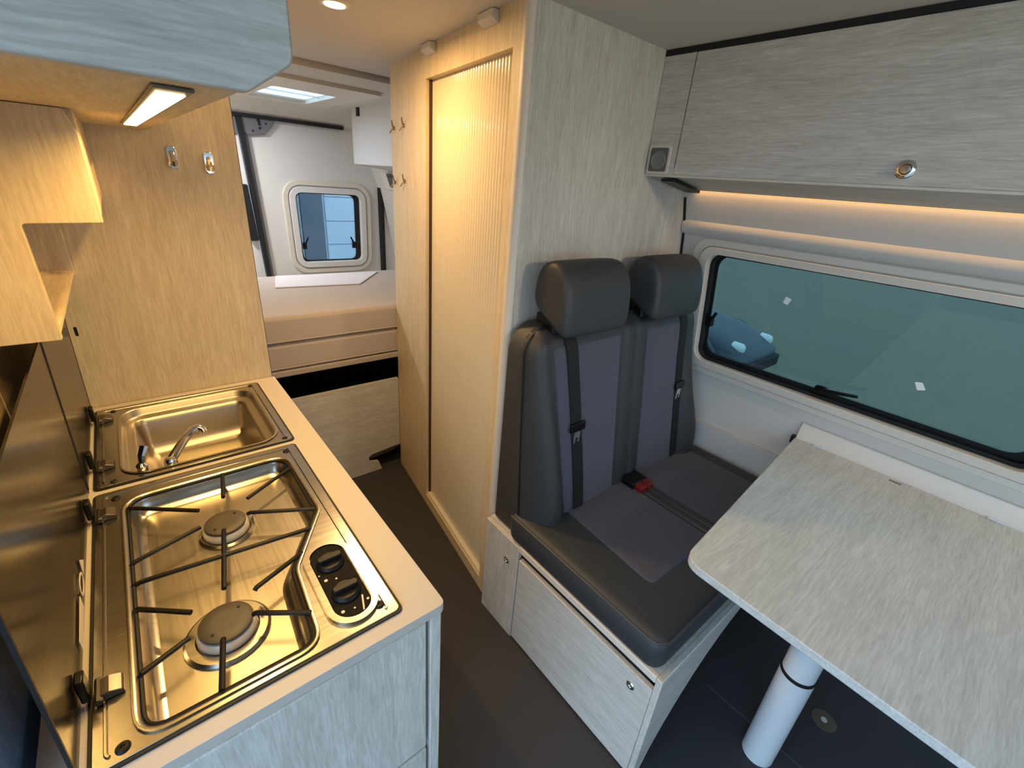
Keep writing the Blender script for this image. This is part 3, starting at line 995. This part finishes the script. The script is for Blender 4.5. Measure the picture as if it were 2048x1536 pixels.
# ================================================================== RIGHT OVERHEAD CABINET
rc = thing('dinette_overhead_cabinet', 'long pale oak overhead cabinet with push lock above the window', 'cabinet', (1.48, 0.1, 1.574))
CX = 1.357
MB().prism([(CX + 0.016, 1.578), (XW(1.54) - 0.03, 1.545), (XW(1.56) - 0.03, 1.556), (CX + 0.016, 1.59)], lambda x, z: (x, -1.0, z), lambda x, z: (x, 0.982, z)).build('bottom_panel', oak_y, rc)
MB().prism([(CX + 0.002, 1.580), (CX + 0.004, 1.574), (CX + 0.016, 1.574), (CX + 0.016, 1.60), (CX + 0.002, 1.60)], lambda x, z: (x, -1.0, z), lambda x, z: (x, 0.982, z)).build('front_lip', edge_m, rc)
MB().box((CX, 0.8795, 1.578), (CX + 0.016, 0.982, 1.897)).build('filler_panel', oak_y, rc, bevel=0.001)
fd = MB().box((CX - 0.001, -1.0, 1.580), (CX + 0.016, 0.8765, 1.897)).build('flap_door', oak_y, rc, bevel=0.002)
k = MB()
k.lathe((CX - 0.001, 0.301, 1.613), [(0.019, 0.0), (0.019, -0.004), (0.016, -0.006), (0.011, -0.006), (0.010, -0.004), (0.009, -0.009), (0.001, -0.0095)], 24, 'X')
k.build('push_lock', chrome_m, fd, label='round chrome push lock')
MB().box((CX - 0.0015, -1.0, 1.8975), (CX + 0.03, 0.982, CZ - 0.001)).build('top_gap_strip', black_m, rc)
spk = thing('square_speaker', 'small grey square loudspeaker at the end of the dinette overhead cabinet', 'speaker', (CX, 0.935, 1.618))
MB().prism(rrect(0.897, 1.581, 0.976, 1.662, 0.006), lambda y, z: (CX - 0.0003, y, z), lambda y, z: (CX - 0.004, y, z)).build('bezel', edge_m, spk, bevel=0.001)
MB().prism(rrect(0.905, 1.588, 0.969, 1.655, 0.006), lambda y, z: (CX - 0.0042, y, z), lambda y, z: (CX - 0.0065, y, z)).build('grille', greypl, spk, bevel=0.001)
k = MB()
k.lathe((CX - 0.0065, 0.937, 1.620), [(0.027, 0.0), (0.025, -0.002), (0.022, -0.0005), (0.008, -0.0002), (0.006, -0.002), (0.001, -0.0025)], 24, 'X')
k.build('cone', plain('speaker_cone', (120, 122, 120), 0.5), spk)
ls = MB()
ls.box((1.593, -0.85, 1.5440), (1.600, 0.93, 1.5470))
ls = ls.build('led_strip', strip_m, loc=(1.597, 0.04, 1.5470))
tag(ls, 'amber glowing LED strip under the back of the dinette cabinet', 'lamp')
rl = thing('reading_light', 'flat black reading light under the corner of the dinette cabinet', 'lamp', (1.48, 0.90, 1.56))
k = MB()
rz = lambda x: 1.578 - 0.158 * (x - 1.373)
k.prism(rrect(1.39, 0.885, 1.56, 0.945, 0.012), lambda x, y: (x, y, rz(x) - 0.013), lambda x, y: (x, y, rz(x) - 0.005))
k.build('light_body', blackgl, rl, bevel=0.002)
k = MB()
k.prism([(1.45, 0.905), (1.50, 0.905), (1.50, 0.925), (1.45, 0.925)], lambda x, y: (x, y, rz(x) - 0.005), lambda x, y: (x, y, rz(x) - 0.0005))
k.build('mount', blackgl, rl)

# ================================================================== BENCH SEAT
sb = thing('seat_base', 'pale oak bench seat box with storage flap and two push latches', 'seat base', (1.3, 0.62, 0.0))
SBX = 0.795
MB().box((SBX, 0.2735, 0.012), (SBX + 0.016, 0.797, 0.380)).build('storage_flap', oak_y, sb, bevel=0.002)
MB().box((SBX, 0.803, 0.0), (SBX + 0.016, 0.982, 0.425)).build('end_filler', oak_z, sb, bevel=0.002)
MB().box((SBX + 0.001, 0.2735, 0.408), (SBX + 0.016, 0.803, 0.431)).build('top_rail', edge_m, sb, bevel=0.002)
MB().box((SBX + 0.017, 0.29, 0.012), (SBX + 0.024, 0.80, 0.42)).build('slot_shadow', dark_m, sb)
side = [(SBX, 0.0), (SBX + 0.035, 0.0)]
for i in range(10):
    t = i / 9
    side.append((SBX + 0.035 + 0.50 * t ** 1.25, 0.385 * (1 - (1 - t) ** 2.0)))
side += [(1.784, 0.40), (1.784, 0.431), (SBX, 0.431)]
MB().prism(side, lambda x, z: (x, 0.2555, z), lambda x, z: (x, 0.2730, z)).build('side_panel', oak_x, sb, bevel=0.003)
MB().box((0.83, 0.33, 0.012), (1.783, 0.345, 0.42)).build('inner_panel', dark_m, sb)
MB().box((SBX + 0.016, 0.273, 0.420), (1.784, 0.98, 0.431)).build('seat_board', oak_y, sb)
for (y, z) in ((0.857, 0.332), (0.329, 0.332)):
    k = MB()
    k.lathe((SBX, y, z), [(0.0125, 0.0), (0.0125, -0.003), (0.010, -0.005), (0.006, -0.0045), (0.005, -0.002), (0.001, -0.002)], 20, 'X')
    k.build('push_latch', chrome_m, sb, label='chrome push latch')

seat = thing('bench_seat', 'charcoal two seat bench with grey cloth panels and two headrests', 'seat', (1.3, 0.62, 0.431))


def smooth(a, b, x):
    t = max(0.0, min(1.0, (x - a) / (b - a)))
    return t * t * (3 - 2 * t)


ZB, ZT = 0.46, 1.150


def xl_out(z):
    return 0.815 + (0.085 * (1 - math.sqrt(max(0, 1 - ((z - 1.065) / 0.0851) ** 2))) if z > 1.065 else 0.0)


def xr_out(z):
    b = 1.700 + 0.085 * math.exp(-((z - 0.60) / 0.17) ** 2)
    return b - (0.07 * (1 - math.sqrt(max(0, 1 - ((z - 1.065) / 0.0851) ** 2))) if z > 1.065 else 0.0)


def yfront(x, z):
    base = 0.765 + (z - 0.5) * 0.135
    pl_ = 0.940 - (z - 0.5) * 0.118       # left edge of first cloth panel
    pr_ = 1.600 - (z - 0.5) * 0.04        # right edge of second cloth panel
    amp = 0.008 + 0.036 * (1 - smooth(0.62, 1.08, z)) * smooth(0.40, 0.60, z)
    y = base
    xo, xr = xl_out(z), xr_out(z)
    if x < pl_:
        t = (pl_ - x) / max(0.02, pl_ - xo)
        y -= amp * math.sin(math.pi * min(1, t * 1.05) ** 0.8)
        y += 0.060 * t ** 5
    elif x > pr_:
        t = (x - pr_) / max(0.02, xr - pr_)
        y -= amp * 1.1 * math.sin(math.pi * min(1, t * 1.05) ** 0.8)
        y += 0.060 * t ** 5
    else:
        # soft cushions either side of the middle band
        for (a, b) in ((pl_, 1.208), (1.330, pr_)):
            if a < x < b:
                t = (x - a) / (b - a)
                y -= 0.010 * math.sin(math.pi * t) ** 0.5
        if 1.208 <= x <= 1.330:
            t = (x - 1.208) / 0.122
            y -= 0.012 * abs(math.sin(2 * math.pi * t)) ** 0.5
    y += 0.07 * max(0.0, (z - 1.09) / 0.06) ** 3
    return min(y, 0.945)


def sheet(xa, xb, za, zb, nx, nz, off=0.0, thick=0.006, rnd=0.0):
    """cloth panel lying on the backrest front, off = proud of it"""
    m = MB()
    rows_f, rows_b = [], []
    for j in range(nz + 1):
        z = za + (zb - za) * j / nz
        A, B = xa(z), xb(z)
        rows_f.append([(A + (B - A) * i / nx, yfront(A + (B - A) * i / nx, z) - off * min(1, 6 * min(i, nx - i) / nx, 6 * min(j, nz - j) / nz) + 0.0008, z) for i in range(nx + 1)])
        rows_b.append([(A + (B - A) * i / nx, yfront(A + (B - A) * i / nx, z) + thick, z) for i in range(nx + 1)])
    m.loops(rows_f, close=False)
    m.loops(rows_b, close=False)
    n = (nx + 1) * (nz + 1)
    w = nx + 1
    for j in range(nz):
        for e in (0, nx):
            m.f.append((j * w + e, (j + 1) * w + e, n + (j + 1) * w + e, n + j * w + e))
    for i in range(nx):
        for e in (0, nz):
            m.f.append((e * w + i, e * w + i + 1, n + e * w + i + 1, n + e * w + i))
    return m


def zrow(j, nz):
    t = j / nz
    return ZB + (ZT - ZB) * (1 - (1 - t) ** 1.35)


def shell_y(z):
    return 0.838 + (z - 0.46) * 0.085


def back_body():
    m = MB()
    nx, nz = 72, 36
    front, rear = [], []
    for j in range(nz + 1):
        z = zrow(j, nz)
        A, B = xl_out(z), xr_out(z)
        front.append([(A + (B - A) * i / nx, yfront(A + (B - A) * i / nx, z), z) for i in range(nx + 1)])
        rear.append([(A + (B - A) * i / nx, max(shell_y(z) - 0.004, front[-1][i][1] + 0.004), z) for i in range(nx + 1)])
    m.loops(front, close=False)
    m.loops(rear, close=False)
    n, w = (nx + 1) * (nz + 1), nx + 1
    for j in range(nz):
        for e in (0, nx):
            m.f.append((j * w + e, (j + 1) * w + e, n + (j + 1) * w + e, n + j * w + e))
    for i in range(nx):
        for e in (0, nz):
            m.f.append((e * w + i, e * w + i + 1, n + e * w + i + 1, n + e * w + i))
    return m


bk = back_body().build('backrest', vinyl_m, seat, angle=60)
# rear shell of the backrest, a dark seam in front of it
out = [(xl_out(ZB), ZB - 0.025)] + [(xl_out(zrow(j, 30)), zrow(j, 30)) for j in range(31)] + [(xr_out(zrow(j, 30)), zrow(j, 30)) for j in range(30, -1, -1)] + [(xr_out(ZB), ZB - 0.025)]
MB().prism(out, lambda x, z: (x, shell_y(z) + 0.004, z), lambda x, z: (x, 0.970, z)).build('back_shell', plain('brown_grey_vinyl', (56, 55, 53), 0.55, bump=0.06, bscale=700), seat, bevel=0.012, seg=3)
MB().prism([(1.2575 + (x - 1.2575) * 1.003, z + 0.001) for x, z in out], lambda x, z: (x, shell_y(z) - 0.003, z), lambda x, z: (x, shell_y(z) + 0.004, z)).build('back_seam', black_m, seat)
sheet(lambda z: 0.942 - (z - 0.5) * 0.118, lambda z: 1.206, 0.495, 1.140, 16, 26, 0.004).build('back_cloth', fab_m, bk, angle=60)
sheet(lambda z: 1.332, lambda z: 1.598 - (z - 0.5) * 0.04, 0.495, 1.140, 16, 26, 0.004).build('back_cloth', fab_m, bk, angle=60)


def headrest(x0, x1):
    pf = [(0.946, 1.228), (0.945, 1.262), (0.938, 1.300), (0.922, 1.324), (0.898, 1.336), (0.868, 1.337), (0.842, 1.326), (0.820, 1.300), (0.806, 1.260), (0.798, 1.210), (0.797, 1.165), (0.800, 1.140), (0.810, 1.132), (0.828, 1.138), (0.860, 1.158), (0.900, 1.176), (0.930, 1.196), (0.942, 1.212)]
    rings = []
    cy, cz = 0.870, 1.235
    for x, sc in ((x0, 0.55), (x0 + 0.001, 0.80), (x0 + 0.006, 0.93), (x0 + 0.018, 1.0), (x0 + 0.06, 1.0), ((x0 + x1) / 2, 1.01), (x1 - 0.06, 1.0), (x1 - 0.022, 0.985), (x1 - 0.007, 0.92), (x1 - 0.001, 0.78), (x1, 0.5)):
        rings.append([(x, cy + (y - cy) * sc, cz + (z - cz) * sc) for y, z in pf])
    h = MB().loops(rings, True, True, True).build('headrest', vinyl_m, seat, angle=70, subsurf=1)
    for px in (x0 + 0.075, x1 - 0.075):
        MB().lathe((px, 0.905, 1.115), [(0.0075, 0.0), (0.0075, 0.09)], 10).build('headrest_post', chrome_m, h)
    k = MB()
    k.prism(rrect(x0 + 0.02, 0.862, x0 + 0.11, 0.945, 0.012), at(1.128), at(1.178))
    k.build('post_socket', blackgl, h, bevel=0.004)


headrest(0.875, 1.163)
headrest(1.298, 1.588)

# cushion
def cushion():
    cx0, cx1, cy0, cy1, z0, z1 = 0.802, 1.770, 0.283, 0.872, 0.4325, 0.522
    prof = [(0.0, 0.0), (-0.005, 0.012), (-0.007, 0.045), (-0.006, 0.072), (-0.001, 0.083), (0.006, 0.0895), (0.016, 0.0935), (0.030, 0.0945)]
    rings = []
    base = rrect(cx0, cy0, cx1, cy1, 0.034, 8)
    for ins, dz in prof:
        rings.append([(x, y, z0 + dz) for x, y in offset(base, ins)])
    m = MB().loops(rings, True, True, True)
    return m


cu = cushion().build('seat_cushion', vinyl_m, seat, angle=60)


def top_cloth(pts, z, h, name, mat):
    poly = rpoly(pts, 0.03 if h < 0.0085 else 0.011, 5)
    ins = 0.020 if h < 0.0085 else 0.009
    rings = [[(x, y, z) for x, y in poly], [(x, y, z + h * 0.7) for x, y in offset(poly, 0.003)], [(x, y, z + h) for x, y in offset(poly, ins * 0.6)], [(x, y, z + h) for x, y in offset(poly, ins)]]
    return MB().loops(rings, True, True, True).build(name, mat, cu, angle=25)


top_cloth([(0.938, 0.408), (1.262, 0.408), (1.262, 0.80), (0.965, 0.80)], 0.5262, 0.008, 'seat_cloth', fab_m)
top_cloth([(1.330, 0.408), (1.690, 0.408), (1.690, 0.80), (1.330, 0.80)], 0.5262, 0.008, 'seat_cloth', fab_m)
top_cloth([(1.267, 0.32), (1.296, 0.32), (1.295, 0.80), (1.268, 0.80)], 0.5262, 0.009, 'middle_roll', vinyl_m)
top_cloth([(1.2965, 0.32), (1.3255, 0.32), (1.325, 0.80), (1.2965, 0.80)], 0.5262, 0.009, 'middle_roll', vinyl_m)
pipe = [(0.8005, 0.86, 0.5175), (0.8005, 0.6, 0.5175), (0.8005, 0.325, 0.5175), (0.806, 0.300, 0.5175), (0.832, 0.282, 0.5175), (1.3, 0.2815, 0.5175), (1.735, 0.2815, 0.5175)]
MB().tube(pipe, 0.0042, 8).build('piping', plain('piping_vinyl', (64, 66, 68), 0.5), cu)


def belt(pts, tongue_i, w, metal, label):
    m = MB()
    rows = []
    for (x, z) in pts:
        y = yfront(x, z) - 0.008
        rows.append([(x - w / 2, y, z), (x + w / 2, y - 0.001, z), (x + w / 2, y + 0.003, z), (x - w / 2, y + 0.003, z)])
    m.loops(rows, True, True, True)
    b = m.build('seat_belt', belt_m, seat, label=label)
    x, z = pts[tongue_i]
    y = yfront(x, z) - 0.013
    k = MB()
    k.box((x - w * 0.72, y - 0.004, z - 0.008), (x + w * 0.72, y + 0.006, z + 0.022))
    k.build('belt_stop', blackgl, b, bevel=0.003)
    k = MB()
    k.plate(rrect(x - 0.013, z - 0.056, x + 0.013, z - 0.008, 0.006), [rrect(x - 0.006, z - 0.050, x + 0.006, z - 0.030, 0.003)], lambda a, c: (a, y - 0.002, c), lambda a, c: (a, y + 0.001, c))
    k.build('belt_tongue', metal, b)


belt([(0.942, 1.148), (0.944, 1.135), (0.946, 1.12), (0.948, 1.10), (0.951, 1.08), (0.955, 1.05), (0.966, 0.96), (0.975, 0.88), (0.980, 0.83), (0.990, 0.74), (1.000, 0.62), (1.005, 0.52)], 8, 0.045, greym, 'black seat belt on the aisle side seat')
belt([(1.562, 1.148), (1.562, 1.135), (1.562, 1.12), (1.562, 1.10), (1.562, 1.08), (1.562, 1.05), (1.560, 0.96), (1.568, 0.84), (1.572, 0.74), (1.580, 0.62), (1.588, 0.52)], 7, 0.042, chrome_m, 'black seat belt on the window side seat')
k = MB()
k.prism(rrect(1.245, 0.705, 1.328, 0.785, 0.008), at(0.533), at(0.558))
bu = k.build('belt_buckle', blackgl, seat, bevel=0.004)
MB().prism(rrect(1.252, 0.672, 1.284, 0.706, 0.004), at(0.534), at(0.558)).build('buckle_button', red_m, bu, bevel=0.003, label='red release button')
MB().prism(rrect(1.290, 0.672, 1.322, 0.706, 0.004), at(0.534), at(0.558)).build('buckle_button', red_m, bu, bevel=0.003, label='red release button')

# ================================================================== TABLE
TZ = 0.740
tb = thing('dinette_table', 'pale oak dinette table with rounded corner on a single white leg by the window', 'table', (1.172, 0.065, 0.0))
top = rpoly([(0.850, -0.75), (1.772, -0.75), (1.772, 0.410), (0.873, 0.326)], [0.0, 0.0, 0.004, 0.055], 8)
MB().prism(top, at(TZ - 0.022), at(TZ)).build('table_top', oak_top, tb, bevel=0.0025)
MB().lathe((1.172, 0.062, 0.0), [(0.043, 0.0), (0.043, 0.368)], 36).build('lower_leg', leg_m, tb)
MB().lathe((1.172, 0.062, 0.368), [(0.0435, 0.0), (0.0435, 0.010)], 36).build('leg_ring', black_m, tb)
MB().lathe((1.172, 0.062, 0.378), [(0.0405, 0.0), (0.0405, TZ - 0.0235 - 0.378)], 36).build('upper_leg', leg_m, tb)
MB().prism(rrect(1.745, 0.083, 1.755, 0.115, 0.002), at(TZ), at(TZ + 0.0012)).build('table_slot', greym, tb)
ra = thing('table_wall_rail', 'cream wall rail holding the table edge under the window', 'rail', (1.785, -0.1, 0.70))
MB().prism([(1.774, 0.700), (1.797, 0.700), (1.797, 0.800), (1.788, 0.800), (1.774, 0.752)], lambda x, z: (x, -0.8, z), lambda x, z: (x, 0.408, z)).build('rail_bar', cream_pl, ra, bevel=0.003)
for yy in (0.33, -0.135):
    MB().prism(rrect(1.766, yy - 0.020, 1.776, yy + 0.020, 0.003), at(TZ + 0.0005), at(TZ + 0.006)).build('rail_clip', leg_m, ra, bevel=0.001)
MB().box((1.776, 0.4085, 0.712), (1.797, 0.424, 0.742)).build('rail_end_cap', black_m, ra, bevel=0.002)
fs = thing('floor_socket', 'round metal floor socket plate under the table', 'floor socket', (1.443, -0.034, 0.0))
MB().lathe((1.443, -0.034, 0.0), [(0.036, 0.0002), (0.036, 0.0025), (0.030, 0.004), (0.012, 0.003)], 28).build('socket_plate', plain('dull_brass', (110, 100, 84), 0.5, 0.6), fs)
MB().lathe((1.443, -0.034, 0.003), [(0.009, 0.0), (0.009, 0.002)], 14).build('socket_screw', alu_m, fs)

# ================================================================== REAR BED
BY = 2.00
bp = thing('bed_front_board', 'pale oak board across the aisle end below the bed', 'panel', (0.62, 2.01, 0.0))
MB().prism([(-0.05, 0.0), (0.715, 0.0), (0.855, 0.0), (0.838, 0.055), (0.800, 0.066), (0.782, 0.082), (0.785, 0.100), (0.805, 0.112), (0.94, 0.125), (0.968, 0.125), (0.968, 0.533), (-0.05, 0.533)], lambda x, z: (x, 2.022, z), lambda x, z: (x, 2.040, z)).build('board', oak_x, bp)
MB().box((0.70, 2.12, 0.0), (1.02, 2.13, 0.20)).build('dark_backing', dark_m, bp)
ho = MB()
ho.tube([(0.80, 2.06, 0.085), (0.86, 2.055, 0.092), (0.93, 2.06, 0.096), (1.0, 2.08, 0.098)], 0.020, 12)
ho = ho.build('heater_hose', plain('grey_hose', (80, 76, 78), 0.6), loc=(0.9, 2.06, 0.085))
tag(ho, 'grey heater hose in the cut-out at the foot of the bed board', 'hose')
bf = thing('rear_bed', 'beige rear bed frame with front rail under the stacked mattresses', 'bed', (0.7, 2.3, 0.62))
MB().box((-0.1, 2.021, 0.652), (1.78, 2.041, 0.680)).build('front_rail', plain('taupe_rail', (172, 160, 148), 0.6), bf, bevel=0.004)
MB().box((-0.1, 2.041, 0.660), (1.78, 3.68, 0.680)).build('slat_board', oak_y, bf)
MB().box((-0.1, 2.6, 0.0), (1.78, 2.62, 0.66)).build('rear_support', dark_m, bf)
for (z0, z1, lb, g) in ((0.6805, 0.803, 'lower beige mattress layer on the rear bed', 0), (0.8035, 0.925, 'upper beige mattress layer on the rear bed', 1)):
    o = MB().box((-0.12, 2.027 + 0.004 * (1 - g), z0), (1.66, 2.87, z1)).build('mattress', matt_m, bevel=0.018, seg=3, loc=(0.8, 2.4, z0))
    tag(o, lb, 'mattress', 'stacked mattresses on the rear bed')
    MB().tube([(-0.10, 2.027, z0 + 0.012), (1.64, 2.027, z0 + 0.012)], 0.004, 6).build('piping', matt_m, o)
bs = MB()  # thin pale slab added to paint reflected light onto the mattress
bs.prism([(0.55, 2.55), (0.98, 2.50), (1.22, 2.80), (0.62, 2.83)], at(0.9255), at(0.932))
bs = bs.build('bed_light_patch', plain('pale_light_patch', (214, 212, 218), 0.9), bevel=0.002, loc=(0.9, 2.7, 0.9255))
tag(bs, 'pale slab standing in for reflected light at the back of the mattress', 'light patch')

# rear overhead cabinet on the right
ro = thing('rear_overhead_cabinet', 'white grey overhead cabinet in the sleeping area beside the rear door', 'cabinet', (1.48, 2.9, 1.55))
MB().box((CX, 2.10, 1.553), (CX + 0.016, 3.42, 1.893)).build('front_door', plain('white_grey_laminate', (206, 204, 203), 0.45), ro, bevel=0.002)
MB().prism([(CX + 0.016, 1.553), (XW(1.54) - 0.005, 1.53), (XW(1.56) - 0.005, 1.545), (CX + 0.016, 1.566)], lambda x, z: (x, 2.10, z), lambda x, z: (x, 3.42, z)).build('bottom_panel', cream_m, ro)
MB().prism([(CX + 0.0005, 1.553), (XW(1.54) - 0.005, 1.53), (XW(1.88) - 0.005, 1.889), (CX + 0.0005, 1.889)], lambda x, z: (x, 3.421, z), lambda x, z: (x, 3.435, z)).build('end_panel', cream_m, ro)
MB().box((CX - 0.002, 2.10, 1.8935), (CX + 0.02, 3.43, 1.9)).build('top_gap_strip', black_m, ro)
k = MB()
k.box((CX - 0.010, 3.29, 1.84), (CX - 0.0005, 3.33, 1.893))
k.build('hinge', blackgl, ro, bevel=0.002)
vb = thing('side_vent', 'brown louvred vent on the side wall below the rear overhead cabinet', 'vent', (1.62, 3.3, 1.42))
MB().prism(rrect(2.95, 1.395, 3.56, 1.515, 0.01), lambda y, z: (XW(z) - 0.020, y, z), lambda y, z: (XW(z) - 0.0005, y, z)).build('vent_frame', cream_pl, vb, bevel=0.003)
MB().prism(rrect(2.97, 1.415, 3.46, 1.508, 0.006), lambda y, z: (XW(z) - 0.023, y, z), lambda y, z: (XW(z) - 0.0205, y, z)).build('vent_opening', brownm, vb)
for i in range(5):
    z = 1.428 + i * 0.017
    MB().prism(rrect(2.975, z - 0.004, 3.455, z + 0.004, 0.002), lambda y, c: (XW(c) - 0.027, y, c), lambda y, c: (XW(c) - 0.0235, y, c)).build('louvre', greypl, vb)

# ceiling spot
cs = thing('ceiling_spot', 'round recessed warm ceiling spot over the aisle', 'lamp', (0.55, 1.46, CZ))
MB().lathe((0.55, 1.46, CZ - 0.0002), [(0.040, 0.0), (0.040, -0.003), (0.034, -0.006), (0.028, -0.005)], 28).build('bezel', cream_pl, cs)
MB().lathe((0.55, 1.46, CZ - 0.0055), [(0.026, 0.0), (0.026, -0.0015)], 24).build('lens', spot_m, cs)
bed_fill_spot = thing('ceiling_spot', 'added unseen round ceiling spot over the rear bed, behind the partition', 'lamp', (0.25, 3.30, 1.889))  # unseen fixture, added to go with the rear fill light
MB().lathe((0.25, 3.30, 1.8888), [(0.055, 0.0), (0.055, -0.003), (0.049, -0.006), (0.043, -0.005)], 28).build('bezel', cream_pl, bed_fill_spot)
MB().lathe((0.25, 3.30, 1.8835), [(0.041, 0.0), (0.041, -0.0015)], 24).build('lens', spot_m, bed_fill_spot)
cl = thing('cab_fill_lamp', 'added unseen warm cab lamp on the front bulkhead above the windscreen opening', 'lamp', (1.05, -1.15, 1.80))  # unseen fixture, added to go with the fill light from the front
MB().prism(rrect(0.97, 1.74, 1.13, 1.86, 0.02), lambda x, z: (x, -1.299, z), lambda x, z: (x, -1.13, z)).build('lamp_body', cream_pl, cl, bevel=0.01)
MB().prism(rrect(1.0, 1.765, 1.10, 1.835, 0.015), lambda x, z: (x, -1.129, z), lambda x, z: (x, -1.12, z)).build('lens', spot_m, cl)
# dinette spot
dsp = thing('dinette_spot', 'small round spot lamp under the dinette overhead cabinet', 'lamp', (1.50, -0.30, 1.558))
MB().lathe((1.50, -0.30, 1.5585), [(0.032, 0.0), (0.032, -0.004), (0.026, -0.007)], 24).build('bezel', chrome_m, dsp)
MB().lathe((1.50, -0.30, 1.5512), [(0.024, 0.0), (0.024, -0.0015)], 24).build('lens', spot_m, dsp)

# ================================================================== OUTSIDE
GZ = -0.75
g = MB().box((-30, -30, GZ - 0.1), (40, 40, GZ)).build('ground', ground_m, kind='structure')

car = thing('parked_car', 'blue parked car with two white headlights seen through the dinette window', 'car', (6.4, 4.0, GZ))
KX0, KX1 = 5.70, 6.92
kp = [(2.10, GZ + 0.20), (2.00, GZ + 0.30), (1.98, GZ + 0.44), (2.06, GZ + 0.53), (2.22, GZ + 0.62), (2.50, GZ + 0.70), (2.95, GZ + 0.76), (3.30, GZ + 0.80), (5.40, GZ + 0.84), (5.70, GZ + 0.72), (5.76, GZ + 0.40), (5.66, GZ + 0.20)]
rings = []
for x, s_, dz in ((KX0, 0.93, -0.08), (KX0 + 0.03, 0.97, -0.03), (KX0 + 0.16, 0.99, 0.0), (KX0 + 0.40, 1.0, 0.0), (KX1 - 0.40, 1.0, 0.0), (KX1 - 0.16, 0.99, 0.0), (KX1 - 0.03, 0.97, -0.03), (KX1, 0.93, -0.08)):
    rings.append([(x, 3.87 + (y - 3.87) * s_, z + (dz if z > GZ + 0.45 else 0)) for y, z in kp])
MB().loops(rings, True, True, True).build('body', car_m, car, angle=50, subsurf=1)
MB().prism(rpoly([(3.20, GZ + 0.76), (3.85, GZ + 1.26), (4.9, GZ + 1.28), (5.5, GZ + 0.80)], 0.08), lambda y, z: (KX0 + 0.10 + 0.18 * (z - GZ - 0.76), y, z), lambda y, z: (KX1 - 0.10 - 0.18 * (z - GZ - 0.76), y, z)).build('cabin', car_m, car, bevel=0.03)
MB().prism([(KX0 + 0.16, 3.36), (KX1 - 0.16, 3.36), (KX1 - 0.22, 3.80), (KX0 + 0.22, 3.80)], lambda x, y: (x, y - 0.05, GZ + 0.86 + (y - 3.36) * 0.78), lambda x, y: (x, y - 0.065, GZ + 0.875 + (y - 3.36) * 0.78)).build('windscreen', blackgl, car)
for x in (KX0 + 0.20, KX1 - 0.20):
    k = MB()
    k.lathe((x, 2.14, GZ + 0.56), [(0.02, -0.055), (0.05, -0.045), (0.07, -0.015), (0.075, 0.10)], 16, 'Y')
    k.build('headlight', sticker_m, car)
for x in (KX0 + 0.03, KX1 - 0.03):
    for y in (2.72, 5.05):
        w = MB()
        w.lathe((x, y, GZ + 0.29), [(0.23, -0.10), (0.285, -0.085), (0.285, 0.085), (0.23, 0.10)], 24, 'X')
        w = w.build('wheel', tyre_m, car)
        sg = -1 if x < 6.3 else 1
        MB().lathe((x + sg * 0.10, y, GZ + 0.29), [(0.18, 0.0), (0.16, sg * 0.012)], 18, 'X').build('wheel_hub', alu_m, w)
    for y in (2.72, 5.05):
        fa = MB()
        arc = [(y + 0.37 * math.cos(math.pi * i / 14), GZ + 0.27 + 0.37 * math.sin(math.pi * i / 14)) for i in range(15)]
        fa.tube([(x - (0.03 if x < 6.3 else -0.03), yy, zz) for yy, zz in arc], 0.05, 8)
        fa.build('wheel_arch', car_m, car)
MB().box((KX0 + 0.12, 1.955, GZ + 0.24), (KX1 - 0.12, 2.03, GZ + 0.40)).build('bumper', tyre_m, car, bevel=0.02)

car.location = (6.30, 4.12, GZ)
bd = thing('pale_building', 'pale blue panelled building with a dark blue band outside the rear door window', 'building', (2.8, 9.0, GZ))
MB().box((1.0, 9.0, GZ), (9.0, 9.4, 3.2)).build('wall', pale_blue, bd)
for i in range(8):
    z = GZ + 0.1 + i * 0.42
    MB().box((2.95, 8.975, z), (8.9, 8.999, z + 0.40)).build('siding_board', pale_blue, bd, bevel=0.006)
MB().box((2.52, 8.95, GZ), (2.90, 8.999, 3.1)).build('corner_post', deep_blue, bd)
MB().box((1.1, 8.93, GZ), (2.50, 8.999, 3.1)).build('side_panel', plain('grey_blue_panel', (140, 134, 130), 0.6), bd)
